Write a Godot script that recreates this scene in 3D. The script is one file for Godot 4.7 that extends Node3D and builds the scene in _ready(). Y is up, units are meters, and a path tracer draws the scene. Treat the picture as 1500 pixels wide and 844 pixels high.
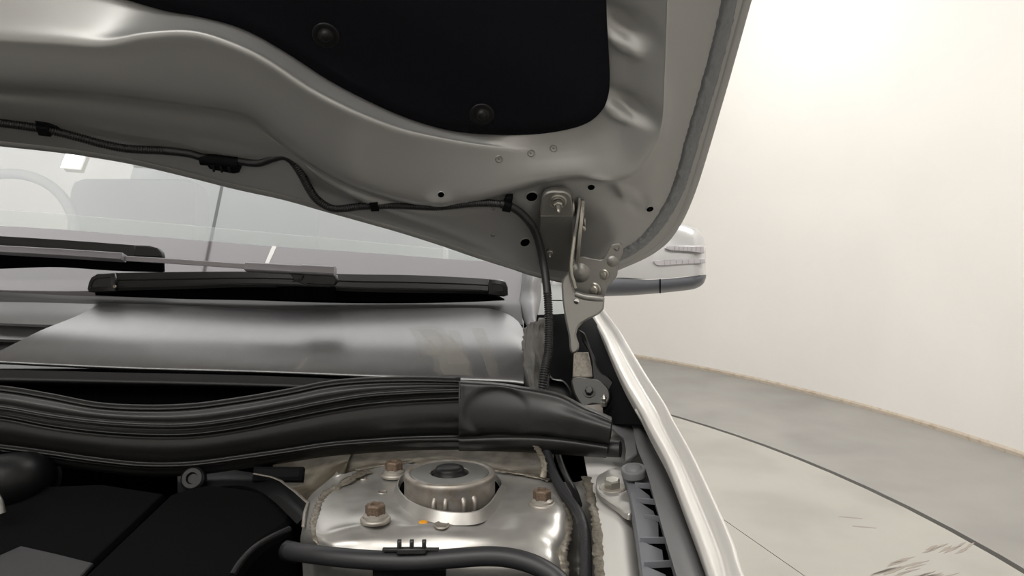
extends Node3D
# Corner of an open car bonnet, engine bay, windscreen base and mirror, in a round white photo studio.
const F := 1155.0                      # focal length, in pixels of a 1500 x 844 frame
const PITCH := 4.06
var cam := Vector3(0, 1.2, 0)
var cb: Basis
var sg := 0
var M := {}
var seen_names := {}

# ---------------------------------------------------------------- places
func ray(x: float, y: float) -> Vector3:
	return cb * Vector3((x - 750.0) / F, -(y - 422.0) / F, -1.0)
func P(x: float, y: float, d: float) -> Vector3:
	return cam + ray(x, y) * d
func PY(x: float, y: float, h: float) -> Vector3:
	var r := ray(x, y)
	return cam + r * ((h - cam.y) / r.y)
func on(xf: Transform3D, x: float, y: float, h := 0.0) -> Vector3:
	var n := xf.basis.z
	var r := ray(x, y)
	return cam + r * ((xf.origin + n * h - cam).dot(n) / r.dot(n))
func uv(xf: Transform3D, x: float, y: float, h := 0.0) -> Vector2:
	var q := xf.affine_inverse() * on(xf, x, y, h)
	return Vector2(q.x, q.y)
func outl(xf: Transform3D, pts: Array, h := 0.0) -> PackedVector2Array:
	var o := PackedVector2Array()
	for p in pts: o.append(uv(xf, p.x, p.y, h))
	return o
func facing(p: Vector3, n: Vector3, up := Vector3.UP) -> Transform3D:
	var z := n.normalized()
	var x := up.cross(z).normalized()
	return Transform3D(Basis(x, z.cross(x), z), p)
func axis_y(p: Vector3, n: Vector3) -> Transform3D:      # lathe frame: y along n
	var y := n.normalized()
	var x := y.cross(Vector3(0.3, 0.2, 1)).normalized()
	return Transform3D(Basis(x, y, x.cross(y)), p)

# ---------------------------------------------------------------- curves
func spl(pts: Array, k: int) -> Array:
	var o := []
	var n := pts.size()
	for i in n - 1:
		for j in k:
			o.append(pts[i].cubic_interpolate(pts[i + 1], pts[max(i - 1, 0)], pts[min(i + 2, n - 1)], float(j) / k))
	o.append(pts[n - 1])
	return o
func spl_closed(pts: Array, k: int) -> Array:
	var o := []
	var n := pts.size()
	for i in n:
		for j in k:
			o.append(pts[i].cubic_interpolate(pts[(i + 1) % n], pts[(i + n - 1) % n], pts[(i + 2) % n], float(j) / k))
	return o
func even(pts: Array, n: int) -> Array:
	var d := [0.0]
	for i in pts.size() - 1: d.append(d[i] + pts[i].distance_to(pts[i + 1]))
	var o := []
	var s := 0
	for i in n:
		var t: float = d[-1] * i / (n - 1)
		while s < pts.size() - 2 and d[s + 1] < t: s += 1
		var w: float = (t - d[s]) / maxf(d[s + 1] - d[s], 1e-9)
		o.append(pts[s].lerp(pts[s + 1], clampf(w, 0, 1)))
	return o
func world(pts: Array) -> Array:
	return pts.map(func(p): return P(p.x, p.y, p.z))
func v3(pts: Array, d0: float, d1: float) -> Array:        # pixel curve with a depth that runs from d0 to d1
	var o := []
	for i in pts.size(): o.append(Vector3(pts[i].x, pts[i].y, lerpf(d0, d1, float(i) / (pts.size() - 1))))
	return o
func shift(row: Array, dy: float, d: float) -> Array:
	return row.map(func(p): return Vector3(p.x, p.y + dy, p.z + d))

# ---------------------------------------------------------------- meshes
func new_st() -> SurfaceTool:
	var st := SurfaceTool.new()
	st.begin(Mesh.PRIMITIVE_TRIANGLES)
	return st
func tri(st: SurfaceTool, a: Vector3, b: Vector3, c: Vector3) -> void:
	st.add_vertex(a); st.add_vertex(b); st.add_vertex(c)
func quad(st: SurfaceTool, a, b, c, d) -> void:
	tri(st, a, b, c); tri(st, a, c, d)
func group_next(st: SurfaceTool) -> void:
	sg += 1
	st.set_smooth_group(sg)
func grid(st: SurfaceTool, G: Array, flip := false, closed := false) -> void:
	group_next(st)
	for i in G.size() - 1:
		var m: int = G[i].size()
		for j in (m if closed else m - 1):
			var k := (j + 1) % m
			if flip: quad(st, G[i][j], G[i + 1][j], G[i + 1][k], G[i][k])
			else: quad(st, G[i][j], G[i][k], G[i + 1][k], G[i + 1][j])
func normals(G: Array) -> Array:
	var o := []
	for i in G.size():
		var row := []
		var m: int = G[i].size()
		for j in m:
			var a: Vector3 = G[i][mini(j + 1, m - 1)] - G[i][maxi(j - 1, 0)]
			var b: Vector3 = G[mini(i + 1, G.size() - 1)][j] - G[maxi(i - 1, 0)][j]
			var n := b.cross(a).normalized()
			row.append(n)
		o.append(row)
	return o
func shell(st: SurfaceTool, G: Array, t: float) -> void:     # a sheet with thickness: rows run left to right and top to bottom as the viewer sees them
	var N := normals(G)
	var B := []
	for i in G.size():
		var row := []
		for j in G[i].size(): row.append(G[i][j] - N[i][j] * t)
		B.append(row)
	grid(st, G)
	grid(st, B, true)
	var e := G.size() - 1
	grid(st, [B[0], G[0]]); grid(st, [G[e], B[e]])
	var l := [[], []]
	var r := [[], []]
	for i in G.size():
		l[0].append(B[i][0]); l[1].append(G[i][0]); r[0].append(G[i][-1]); r[1].append(B[i][-1])
	grid(st, l, true); grid(st, r, true)
func loft(rows: Array, nu: int, nv: int, by_index := false, mode := 0) -> Array:
	var R := []
	for r0 in rows:
		var r: Array = r0
		if mode == 0 and r[0].x == -80.0: r = [Vector3(-480, r[0].y, r[0].z)] + r      # what goes on past the left edge of the frame
		R.append(spl(r, nu) if by_index else even(spl(r, 12), nu))
	var G := []
	var n := R.size()
	for i in n - 1:
		for j in (nv + 1 if i == n - 2 else nv):
			var row := []
			for u in R[i].size():
				var p: Vector3 = R[i][u].cubic_interpolate(R[i + 1][u], R[maxi(i - 1, 0)][u], R[mini(i + 2, n - 1)][u], float(j) / nv)
				row.append(P(p.x, p.y, p.z) if mode == 0 else PY(p.x, p.y, p.z) if mode == 1 else p)
			G.append(row)
	return G
func bridged(out: PackedVector2Array, holes: Array) -> PackedVector2Array:
	var o := out.duplicate()
	for h0 in holes:
		var h: PackedVector2Array = h0.duplicate()
		if not Geometry2D.is_polygon_clockwise(h): h.reverse()
		var bi := 0
		var bj := 0
		var best := 1e9
		for i in o.size():
			for j in h.size():
				var d := o[i].distance_squared_to(h[j])
				if d < best: best = d; bi = i; bj = j
		var r := PackedVector2Array()
		for i in bi + 1: r.append(o[i])
		for j in h.size() + 1: r.append(h[(bj + j) % h.size()])
		for i in range(bi, o.size()): r.append(o[i])
		o = r
	return o
func plate(st: SurfaceTool, outline: PackedVector2Array, xf: Transform3D, prof: Array, back := -0.003, holes := [], smooth := false) -> void:
	var o := outline.duplicate()
	if Geometry2D.is_polygon_clockwise(o): o.reverse()
	var n := o.size()
	var inw := PackedVector2Array()
	for i in n:
		var a := (o[i] - o[(i + n - 1) % n]).normalized()
		var b := (o[(i + 1) % n] - o[i]).normalized()
		var m := (a.orthogonal() * -1.0 + b.orthogonal() * -1.0)
		inw.append(m.normalized() / maxf(0.6, absf(m.length()) / 2.0))
	var rings := []
	for p in [Vector2(0, back)] + prof:
		var ring := []
		var flat := PackedVector2Array()
		for i in n:
			var q: Vector2 = o[i] + inw[i] * p.x
			flat.append(q)
			ring.append(xf * Vector3(q.x, q.y, p.y))
		rings.append([ring, flat, p.y])
	if smooth:
		var all := rings.map(func(r): return r[0])
		grid(st, [all[0], all[1]], true, true)
		grid(st, all.slice(1), true, true)
	else:
		for i in rings.size() - 1: grid(st, [rings[i][0], rings[i + 1][0]], true, true)
	for side in 2:
		if not (smooth and side == 0): group_next(st)
		var r = rings[-1] if side == 0 else rings[0]
		var poly := bridged(r[1], holes)
		var idx := Geometry2D.triangulate_polygon(poly)
		for k in range(0, idx.size(), 3):
			var q := []
			for e in 3:
				var w := poly[idx[k + e]]
				q.append(xf * Vector3(w.x, w.y, r[2]))
			var up: bool = (poly[idx[k + 1]] - poly[idx[k]]).cross(poly[idx[k + 2]] - poly[idx[k]]) > 0
			if up == (side == 0): tri(st, q[0], q[2], q[1])
			else: tri(st, q[0], q[1], q[2])
	for h in holes:
		var a := []
		var b := []
		for w in h:
			a.append(xf * Vector3(w.x, w.y, rings[-1][2])); b.append(xf * Vector3(w.x, w.y, back))
		grid(st, [a, b], true, true)
func circle(c: Vector2, r: float, n := 16) -> PackedVector2Array:
	var o := PackedVector2Array()
	for i in n: o.append(c + Vector2.from_angle(TAU * i / n) * r)
	return o
func block(st: SurfaceTool, xf: Transform3D, s: Vector3, bevel := 0.001) -> void:
	var h := s / 2
	var b := minf(bevel, minf(h.x, h.y) * 0.8)
	plate(st, PackedVector2Array([Vector2(-h.x, -h.y), Vector2(h.x, -h.y), Vector2(h.x, h.y), Vector2(-h.x, h.y)]), xf, [Vector2(0, h.z - b), Vector2(b, h.z)], -h.z)
func lathe(st: SurfaceTool, prof: Array, xf: Transform3D, n := 24, sharp := true) -> void:
	var R := []
	for p in prof:
		var ring := []
		for i in n:
			var a := TAU * i / n
			ring.append(xf * Vector3(cos(a) * p.x, p.y, sin(a) * p.x))
		R.append(ring)
	if n <= 8:
		st.set_smooth_group(-1)
		for i in R.size() - 1:
			for j in n: quad(st, R[i][j], R[i][(j + 1) % n], R[i + 1][(j + 1) % n], R[i + 1][j])
		return
	if sharp:
		for i in R.size() - 1: grid(st, [R[i], R[i + 1]], false, true)
	else: grid(st, R, false, true)
func frames(pts: Array) -> Array:
	var o := []
	var up := Vector3(0.13, 0.97, 0.2)
	for i in pts.size():
		var t: Vector3 = (pts[mini(i + 1, pts.size() - 1)] - pts[maxi(i - 1, 0)]).normalized()
		var x := up.cross(t).normalized()
		up = t.cross(x).normalized()
		o.append(Basis(x, up, t))
	return o
func tube(st: SurfaceTool, pts: Array, r: float, n := 12, ridge := 0.0, pitch := 0.0024, squash := 1.0) -> void:
	var p := pts
	if ridge > 0:
		var l := 0.0
		for i in pts.size() - 1: l += pts[i].distance_to(pts[i + 1])
		p = even(pts, int(l / pitch) * 4 + 1)
	var fr := frames(p)
	var R := []
	for i in p.size():
		var rr := r + (ridge if i % 4 < 2 else -ridge)
		var ring := []
		for j in n:
			var a := TAU * j / n
			ring.append(p[i] + fr[i].x * cos(a) * rr + fr[i].y * sin(a) * rr * squash)
		R.append(ring)
	grid(st, R, true, true)
	for e in [0, R.size() - 1]:
		group_next(st)
		for j in n: tri(st, p[e], R[e][j], R[e][(j + 1) % n]) if e else tri(st, p[e], R[e][(j + 1) % n], R[e][j])
func bar(st: SurfaceTool, pts: Array, w: float, h: float, up := Vector3.UP, c := 0.0007) -> void:  # rounded rectangular section, w across, h along up
	var prof := [Vector2(-w / 2, -h / 2 + c), Vector2(-w / 2 + c, -h / 2), Vector2(w / 2 - c, -h / 2), Vector2(w / 2, -h / 2 + c), Vector2(w / 2, h / 2 - c), Vector2(w / 2 - c, h / 2), Vector2(-w / 2 + c, h / 2), Vector2(-w / 2, h / 2 - c)]
	var R := []
	for q in prof: R.append([])
	for i in pts.size():
		var t: Vector3 = (pts[mini(i + 1, pts.size() - 1)] - pts[maxi(i - 1, 0)]).normalized()
		var x := up.cross(t).normalized()
		var y := t.cross(x).normalized()
		for k in 8: R[k].append(pts[i] + x * prof[k].x + y * prof[k].y)
	for k in 8: grid(st, [R[k], R[(k + 1) % 8]])
	for e in [0, -1]:
		group_next(st)
		for k in range(1, 7):
			if e: tri(st, R[0][e], R[k][e], R[k + 1][e])
			else: tri(st, R[0][e], R[k + 1][e], R[k][e])

# ---------------------------------------------------------------- objects
func numbered(called: String) -> String:
	var k: int = seen_names.get(called, 0)
	seen_names[called] = k + 1
	return called if k == 0 else "%s_%03d" % [called, k]
func obj(called: String, st: SurfaceTool, m: Material, parent: Node = self, label := "") -> MeshInstance3D:
	st.generate_normals()
	st.index()
	return mesh_obj(called, st.commit(), m, parent, label)
func mesh_obj(called: String, mesh: Mesh, m: Material, parent: Node = self, label := "") -> MeshInstance3D:
	var o := MeshInstance3D.new()
	o.mesh = mesh
	o.material_override = m
	if parent == self: o.name = numbered(called)
	else:
		var k := 0
		for c in parent.get_children():
			if String(c.name) == called or String(c.name).begins_with(called + "_0"): k += 1
		o.name = called if k == 0 else "%s_%03d" % [called, k]
	if label: o.set_meta("label", label)
	parent.add_child(o, true)
	return o
func tag(o: Node, label: String, category: String, group := "") -> Node:
	o.set_meta("label", label)
	o.set_meta("category", category)
	if group: o.set_meta("group", group)
	return o
func thing(called: String, label: String, category: String, group := "") -> Node3D:
	var o := Node3D.new()
	o.name = numbered(called)
	add_child(o)
	tag(o, label, category, group)
	return o
func struct(o: Node) -> Node:
	o.set_meta("kind", "structure")
	return o

# ---------------------------------------------------------------- materials
func noise_tex(frequency: float, ramp: Array, bump := false, seed_ := 1, size := 512, octaves := 4) -> Texture2D:
	var n := FastNoiseLite.new()
	n.noise_type = FastNoiseLite.TYPE_SIMPLEX_SMOOTH
	n.seed = seed_
	n.frequency = frequency
	n.fractal_octaves = octaves
	var t := NoiseTexture2D.new()
	t.width = size; t.height = size
	t.seamless = true
	t.noise = n
	if not bump:
		var g := Gradient.new()
		g.offsets = PackedFloat32Array(ramp.map(func(r): return r[0]))
		g.colors = PackedColorArray(ramp.map(func(r): return r[1]))
		t.color_ramp = g
	return t
func grey(v: float) -> Color: return Color(v, v, v)
func mat(called: String, c: Color, rough: float, metal := 0.0, spec := 0.5) -> StandardMaterial3D:
	var m := StandardMaterial3D.new()
	m.resource_name = called
	m.albedo_color = c
	m.roughness = rough
	m.metallic = metal
	m.metallic_specular = spec
	M[called] = m
	return m
func tri_map(m: StandardMaterial3D, scale: float, in_world := true) -> void:
	m.uv1_triplanar = true
	m.uv1_world_triplanar = in_world
	m.uv1_scale = Vector3.ONE * scale
func relief(m: StandardMaterial3D, t: Texture2D, cm: float, scale: float) -> void:
	m.heightmap_enabled = true
	m.heightmap_texture = t
	m.heightmap_scale = cm
	tri_map(m, scale)
func make_materials() -> void:
	var grain := noise_tex(0.06, [], true, 3)
	var coarse := noise_tex(0.012, [], true, 5)
	var m := mat("silver_paint", Color(0.61, 0.61, 0.605), 0.42, 0.5)
	m.clearcoat_enabled = true; m.clearcoat = 0.2; m.clearcoat_roughness = 0.25
	m = mat("body_silver", Color(0.78, 0.77, 0.755), 0.42, 0.15)
	m.clearcoat_enabled = true; m.clearcoat = 0.3; m.clearcoat_roughness = 0.15
	m = mat("tower_silver", Color(0.7, 0.69, 0.675), 0.38, 0.65)
	m.albedo_texture = noise_tex(0.01, [[0.0, grey(0.86)], [0.5, grey(0.97)], [1.0, grey(1.0)]], false, 11); tri_map(m, 5)
	m.roughness_texture = noise_tex(0.02, [[0.0, grey(0.85)], [1.0, grey(1.0)]], false, 12)
	m = mat("dirty_metal", Color(0.43, 0.41, 0.37), 0.55, 0.35)
	m.albedo_texture = noise_tex(0.02, [[0.0, Color(0.5, 0.46, 0.4)], [0.4, Color(0.8, 0.78, 0.74)], [0.7, Color(0.95, 0.94, 0.92)], [1.0, Color(1, 1, 1)]], false, 21); tri_map(m, 4)
	m = mat("sealant", Color(0.53, 0.515, 0.49), 0.42, 0.5)
	m.albedo_texture = noise_tex(0.05, [[0.0, Color(0.5, 0.43, 0.34)], [0.4, Color(0.88, 0.86, 0.82)], [1.0, Color(1, 1, 1)]], false, 22); relief(m, grain, 0.03, 8)
	m = mat("edge_sealer", Color(0.46, 0.47, 0.48), 0.36, 0.4)
	relief(m, coarse, 0.2, 10)
	m = mat("cast_metal", Color(0.63, 0.615, 0.6), 0.45, 0.75)
	m.albedo_texture = noise_tex(0.03, [[0.0, Color(0.78, 0.74, 0.69)], [0.5, Color(0.94, 0.93, 0.91)], [1.0, Color(1, 1, 1)]], false, 23); tri_map(m, 5)
	m = mat("primed", Color(0.66, 0.64, 0.61), 0.7)
	m.albedo_texture = noise_tex(0.04, [[0.0, Color(0.55, 0.5, 0.46)], [0.35, Color(0.88, 0.86, 0.84)], [1.0, Color(1, 1, 1)]], false, 27); tri_map(m, 12)
	mat("zinc", Color(0.6, 0.59, 0.56), 0.32, 0.85)
	m = mat("bracket_metal", Color(0.5, 0.495, 0.48), 0.37, 0.65)
	m = mat("rusty_bolt", Color(0.5, 0.455, 0.415), 0.65, 0.4)
	m.albedo_texture = noise_tex(0.05, [[0.0, Color(0.55, 0.45, 0.37)], [0.5, Color(0.85, 0.8, 0.75)], [1.0, Color(1, 1, 1)]], false, 24); tri_map(m, 20)
	m = mat("washer_metal", Color(0.6, 0.58, 0.55), 0.5, 0.6)
	m = mat("felt", Color(0.105, 0.105, 0.125), 1.0, 0.0, 0.15)
	m.albedo_texture = noise_tex(0.2, [[0.0, grey(0.8)], [1.0, grey(1.0)]], false, 31); relief(m, grain, 0.05, 14)
	mat("black_plastic", Color(0.06, 0.06, 0.065), 0.45, 0.0, 0.35)
	mat("black_matt", Color(0.05, 0.05, 0.055), 0.75, 0.0, 0.2)
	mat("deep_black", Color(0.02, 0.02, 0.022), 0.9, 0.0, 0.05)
	m = mat("rubber", Color(0.09, 0.09, 0.09), 0.46, 0.0, 0.45)
	m.roughness_texture = noise_tex(0.02, [[0.0, grey(0.8)], [1.0, grey(1.0)]], false, 33); tri_map(m, 6)
	m = mat("hose_rubber", Color(0.14, 0.14, 0.15), 0.5, 0.0, 0.5)
	m = mat("conduit", Color(0.06, 0.06, 0.065), 0.5, 0.0, 0.5)
	m = mat("cowl", Color(0.2, 0.197, 0.205), 0.33, 0.0, 0.72)
	m.clearcoat_enabled = true; m.clearcoat = 1.0; m.clearcoat_roughness = 0.34
	m.albedo_texture = noise_tex(0.008, [[0.0, Color(0.8, 0.8, 0.81)], [0.55, Color(0.88, 0.88, 0.88)], [0.75, Color(0.97, 0.96, 0.95)], [1.0, Color(1, 0.99, 0.97)]], false, 34)
	m.roughness_texture = noise_tex(0.01, [[0.0, grey(0.9)], [1.0, grey(1.0)]], false, 35); relief(m, grain, 0.004, 10)
	m = mat("rail_plastic", Color(0.42, 0.42, 0.425), 0.55, 0.0, 0.4)
	m = mat("ladder_plastic", Color(0.41, 0.415, 0.435), 0.5, 0.0, 0.4)
	m = mat("engine_plastic", Color(0.06, 0.06, 0.062), 0.7, 0.0, 0.08)
	mat("reflection_grey", Color(0.22, 0.22, 0.225), 0.5, 0.0, 0.25)
	mat("pillar_silver", Color(0.5, 0.5, 0.51), 0.5, 0.1, 0.4)
	m = mat("foam", Color(0.36, 0.355, 0.345), 0.8, 0.0, 0.3)
	relief(m, coarse, 0.08, 10)
	m = mat("wiper_arm", Color(0.5, 0.49, 0.51), 0.3, 0.35, 0.6)
	m = mat("wiper_blade", Color(0.06, 0.06, 0.062), 0.33, 0.0, 0.42)
	m = mat("glass", Color(0.72, 0.745, 0.75, 0.1), 0.0, 0.27)
	m.transparency = BaseMaterial3D.TRANSPARENCY_ALPHA
	m = mat("frit", Color(0.42, 0.403, 0.417), 0.03, 0.22, 0.6)
	m = mat("mirror_white", Color(0.71, 0.71, 0.715), 0.3, 0.2)
	m.clearcoat_enabled = true; m.clearcoat = 0.7; m.clearcoat_roughness = 0.08
	mat("mirror_trim", Color(0.33, 0.34, 0.37), 0.35)
	mat("lens", Color(0.72, 0.71, 0.73), 0.15, 0.3)
	mat("lens_line", Color(0.5, 0.49, 0.5), 0.3, 0.2)
	mat("yellow_paint", Color(0.85, 0.58, 0.08), 0.6)
	mat("pale_strip_white", Color(0.86, 0.86, 0.86), 0.5)
	mat("interior", Color(0.56, 0.57, 0.57), 0.8)
	mat("dark_bracket", Color(0.21, 0.21, 0.2), 0.5, 0.4)
	m = mat("glass_reflection_tint", Color(0.74, 0.765, 0.76, 0.25), 0.3, 0.2)
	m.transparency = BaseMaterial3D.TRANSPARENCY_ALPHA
	m = mat("dust", Color(0.6, 0.585, 0.555, 0.12), 0.9, 0.0, 0.1)
	m.transparency = BaseMaterial3D.TRANSPARENCY_ALPHA
	mat("strip", Color(0.2, 0.2, 0.205), 0.5, 0.0, 0.4)
	mat("interior_dark", Color(0.66, 0.66, 0.66), 0.8)
	m = mat("wall_white", Color(0.9, 0.887, 0.872), 0.75, 0.0, 0.25)
	m.albedo_texture = noise_tex(0.004, [[0.0, grey(0.97)], [1.0, grey(1.0)]], false, 41); tri_map(m, 0.3)
	m = mat("wall_foot", Color(0.74, 0.695, 0.64), 0.8, 0.0, 0.25)
	m.albedo_texture = noise_tex(0.03, [[0.0, Color(0.7, 0.62, 0.5)], [0.4, grey(0.95)], [1.0, grey(1.0)]], false, 42); tri_map(m, 1.0)
	m = mat("floor_grey", Color(0.57, 0.56, 0.545), 0.55, 0.0, 0.35)
	m.albedo_texture = noise_tex(0.006, [[0.0, grey(0.9)], [0.5, grey(0.97)], [1.0, grey(1.0)]], false, 43); tri_map(m, 0.35)
	m.roughness_texture = noise_tex(0.01, [[0.0, grey(0.75)], [1.0, grey(1.0)]], false, 44)
	m = mat("disc_grey", Color(0.63, 0.62, 0.595), 0.5, 0.0, 0.35)
	m.albedo_texture = noise_tex(0.006, [[0.0, grey(0.92)], [0.5, grey(0.98)], [1.0, grey(1.0)]], false, 45); tri_map(m, 0.4)
	mat("tyre_mark", Color(0.54, 0.51, 0.475), 0.6)
	mat("groove", Color(0.16, 0.15, 0.14), 0.8)
	mat("ceiling_white", Color(0.9, 0.9, 0.89), 0.9)
	m = mat("lamp_glow", Color(1, 1, 1), 0.6)
	m.emission_enabled = true; m.emission = Color(1.0, 0.99, 0.96); m.emission_energy_multiplier = 2.0
	m = mat("soft_glow", Color(0.9, 0.9, 0.9), 0.7)
	m.emission_enabled = true; m.emission = Color(1, 1, 1); m.emission_energy_multiplier = 0.7
	mat("lamp_frame", Color(0.8, 0.8, 0.8), 0.5)

# ---------------------------------------------------------------- the studio
var glass_xf: Transform3D
func mirror_hit(x: float, y: float, h: float) -> Vector3:    # where the windscreen shows the ceiling
	var p := on(glass_xf, x, y)
	var n := glass_xf.basis.z
	var d := ray(x, y).normalized()
	var r := d - n * 2.0 * d.dot(n)
	return p + r * ((h - p.y) / r.y)
const CEIL := 3.9
func ceiling_lamp(c: Vector3, sx: float, sz: float, turn: float, energy: float, label: String, group := "", margin := 0.06) -> void:
	var o := thing("ceiling_light", label, "ceiling light", group)
	o.position = c
	o.rotation.y = turn
	var st := new_st()
	block(st, Transform3D(Basis(Vector3.RIGHT, Vector3.FORWARD, Vector3.UP), Vector3(0, -0.03, 0)), Vector3(sx + margin, sz + margin, 0.06), 0.005)
	obj("frame", st, M.lamp_frame, o)
	st = new_st()
	block(st, Transform3D(Basis(Vector3.RIGHT, Vector3.FORWARD, Vector3.UP), Vector3(0, -0.064, 0)), Vector3(sx, sz, 0.008), 0.002)
	obj("diffuser", st, M.lamp_glow, o)
	var l := AreaLight3D.new()
	l.name = "lamp"
	l.area_size = Vector2(sx, sz)
	l.light_energy = energy
	l.light_color = Color(1.0, 0.99, 0.972)
	l.area_range = 25.0
	l.area_attenuation = 2.0
	l.shadow_enabled = true
	o.add_child(l, true)
	l.position = Vector3(0, -0.075, 0)
	l.rotation.x = -PI / 2
func studio() -> void:
	var flat := Transform3D(Basis(Vector3.RIGHT, Vector3(0, 0, -1), Vector3.UP), Vector3.ZERO)
	var wc := Vector2(-4.82, 2.69)
	var wr := 7.68
	var dc := Vector2(-3.43, 2.34)
	var dr := 5.26
	var st := new_st()
	plate(st, circle(wc, wr + 0.2, 128), flat, [Vector2(0, 0.0)], -0.2, [circle(dc, dr + 0.016, 128)])
	struct(obj("floor", st, M.floor_grey))
	var floor_node := get_node("floor")
	# the turntable: two deck panels with a thin joint between them
	var disc := circle(dc, dr - 0.016, 128)
	var a := Vector2(0.85, 3.36)
	var dir := (Vector2(1.02, 2.69) - a).normalized()
	var side := dir.orthogonal()
	for s in [-1.0, 1.0]:
		var half := PackedVector2Array([a - dir * 20 + side * s * 0.002, a + dir * 20 + side * s * 0.002, a + dir * 20 + side * s * 20, a - dir * 20 + side * s * 20])
		for piece in Geometry2D.intersect_polygons(disc, half):
			st = new_st()
			plate(st, piece, flat, [Vector2(0, 0.0)], -0.05)
			obj("turntable_panel", st, M.disc_grey, floor_node)
	st = new_st()
	plate(st, circle(dc, dr + 0.05, 96), flat, [Vector2(0, -0.055)], -0.2)
	obj("turntable_groove", st, M.groove, floor_node)
	# rubber left behind by tyres
	var rng := RandomNumberGenerator.new()
	rng.seed = 5
	for k in 34:
		var at0 := Vector2(0, 0)
		var run := Vector2(0, 0)
		var w := rng.randf_range(0.8, 2.0)
		if k < 22:      # long strokes of the tread
			var t := rng.randf_range(0, 0.75)
			at0 = Vector2(1256, 842).lerp(Vector2(1330, 812), t) + Vector2(1, 0.55) * rng.randf_range(0, 58)
			run = Vector2(rng.randf_range(18, 46), 0).rotated(-0.3 + rng.randf_range(-0.05, 0.05))
		elif k < 32:    # short slanting blocks further on
			at0 = Vector2(1368 + (k - 22) * 6.4, 800 - (k % 2) * 5) + Vector2(rng.randf_range(-3, 3), rng.randf_range(-2, 8))
			run = Vector2(-rng.randf_range(12, 24), rng.randf_range(5, 9))
			w *= 1.2
		else:
			at0 = [Vector2(1230, 757), Vector2(1250, 771)][k - 32]
			run = Vector2(32, 3)
			w = 0.7
		var q := PackedVector2Array()
		for c in [at0 + Vector2(0, -w), at0 + run * 0.5 + Vector2(0, -w * 1.5), at0 + run + Vector2(2, -w * 0.3), at0 + run + Vector2(0, w * 0.4), at0 + run * 0.45 + Vector2(0, w), at0 + Vector2(-2, w * 0.5)]:
			var p := PY(c.x, c.y, 0.0)
			q.append(Vector2(p.x, -p.z))
		st = new_st()
		plate(st, q, flat, [Vector2(0, 0.0006)], -0.0005)
		obj("tyre_mark", st, M.tyre_mark, floor_node)
	# one round wall
	st = new_st()
	lathe(st, [Vector2(wr, 0.0), Vector2(wr, CEIL), Vector2(wr + 0.2, CEIL), Vector2(wr + 0.2, 0.0), Vector2(wr, 0.0)], Transform3D(Basis(), Vector3(wc.x, 0, -wc.y)), 128)
	struct(obj("wall_right", st, M.wall_white))
	st = new_st()
	lathe(st, [Vector2(wr + 0.01, 0.0), Vector2(wr - 0.012, 0.0), Vector2(wr - 0.012, 0.02), Vector2(wr - 0.004, 0.032), Vector2(wr + 0.01, 0.034)], Transform3D(Basis(), Vector3(wc.x, 0, -wc.y)), 128)
	struct(obj("baseboard_right", st, M.wall_foot))
	st = new_st()
	plate(st, circle(wc, wr + 0.2, 96), Transform3D(flat.basis, Vector3(0, CEIL + 0.1, 0)), [Vector2(0, 0.1)], -0.1)
	struct(obj("ceiling", st, M.ceiling_white))
	for c in [Vector2(0.8, -5.2), Vector2(1.75, -2.2), Vector2(-0.2, 1.5), Vector2(-2.0, 2.2), Vector2(-3.6, 2.4), Vector2(-5.6, -1.0), Vector2(-5.8, -5.0), Vector2(-8.6, -3.2), Vector2(-3.4, -7.6)]:
		ceiling_lamp(Vector3(c.x, CEIL, c.y), 2.0 if c.y == 1.5 else 1.2, 1.2, 0.0, LAMP * (1.3 if c.y > 1 else 1.45 if c.x > 0 else 0.8), "square white ceiling lamp above the studio, out of the frame", "square ceiling lamps of the studio")
	# two lamps that the windscreen reflects
	for q in [[Vector2(112, 222), Vector2(140, 224), Vector2(98, 256), "long bright ceiling lamp reflected at the windscreen's upper left"], [Vector2(199, 245), Vector2(230, 247), Vector2(198, 250), "small bright ceiling lamp reflected right of the long one"]]:
		var h0 := mirror_hit(q[0].x, q[0].y, CEIL)
		var h1 := mirror_hit(q[1].x, q[1].y, CEIL)
		var h2 := mirror_hit(q[2].x, q[2].y, CEIL)
		var w := h0.distance_to(h1)
		var l := h0.distance_to(h2)
		ceiling_lamp((h1 + h2) / 2, w, l, -atan2(h1.z - h0.z, h1.x - h0.x), 0.1, q[3], "", -0.01)
	# added wide dim panel over the car, to brighten glass and cowl
	var big := thing("added_ceiling_panel", "added softly glowing ceiling panel over the car that brightens windscreen and cowl cover", "ceiling light")
	big.position = Vector3(-1.5, CEIL, -3.9)
	st = new_st()
	block(st, Transform3D(Basis(Vector3.RIGHT, Vector3.FORWARD, Vector3.UP), Vector3(0, -0.01, 0)), Vector3(4.4, 3.4, 0.02), 0.004)
	obj("diffuser", st, M.soft_glow, big)
	var l := AreaLight3D.new()
	l.name = "lamp"
	l.area_size = Vector2(4.4, 3.4)
	l.light_energy = SOFT
	l.area_range = 25.0
	l.area_attenuation = 2.0
	l.shadow_enabled = true
	big.add_child(l, true)
	l.position = Vector3(0, -0.026, 0)
	l.rotation.x = -PI / 2
	# joint in the ceiling
	st = new_st()
	bar(st, [mirror_hit(334, 230, CEIL - 0.036), mirror_hit(298, 405, CEIL - 0.036)], 0.016, 0.008)
	struct(obj("trim_1", st, M.groove))

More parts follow.
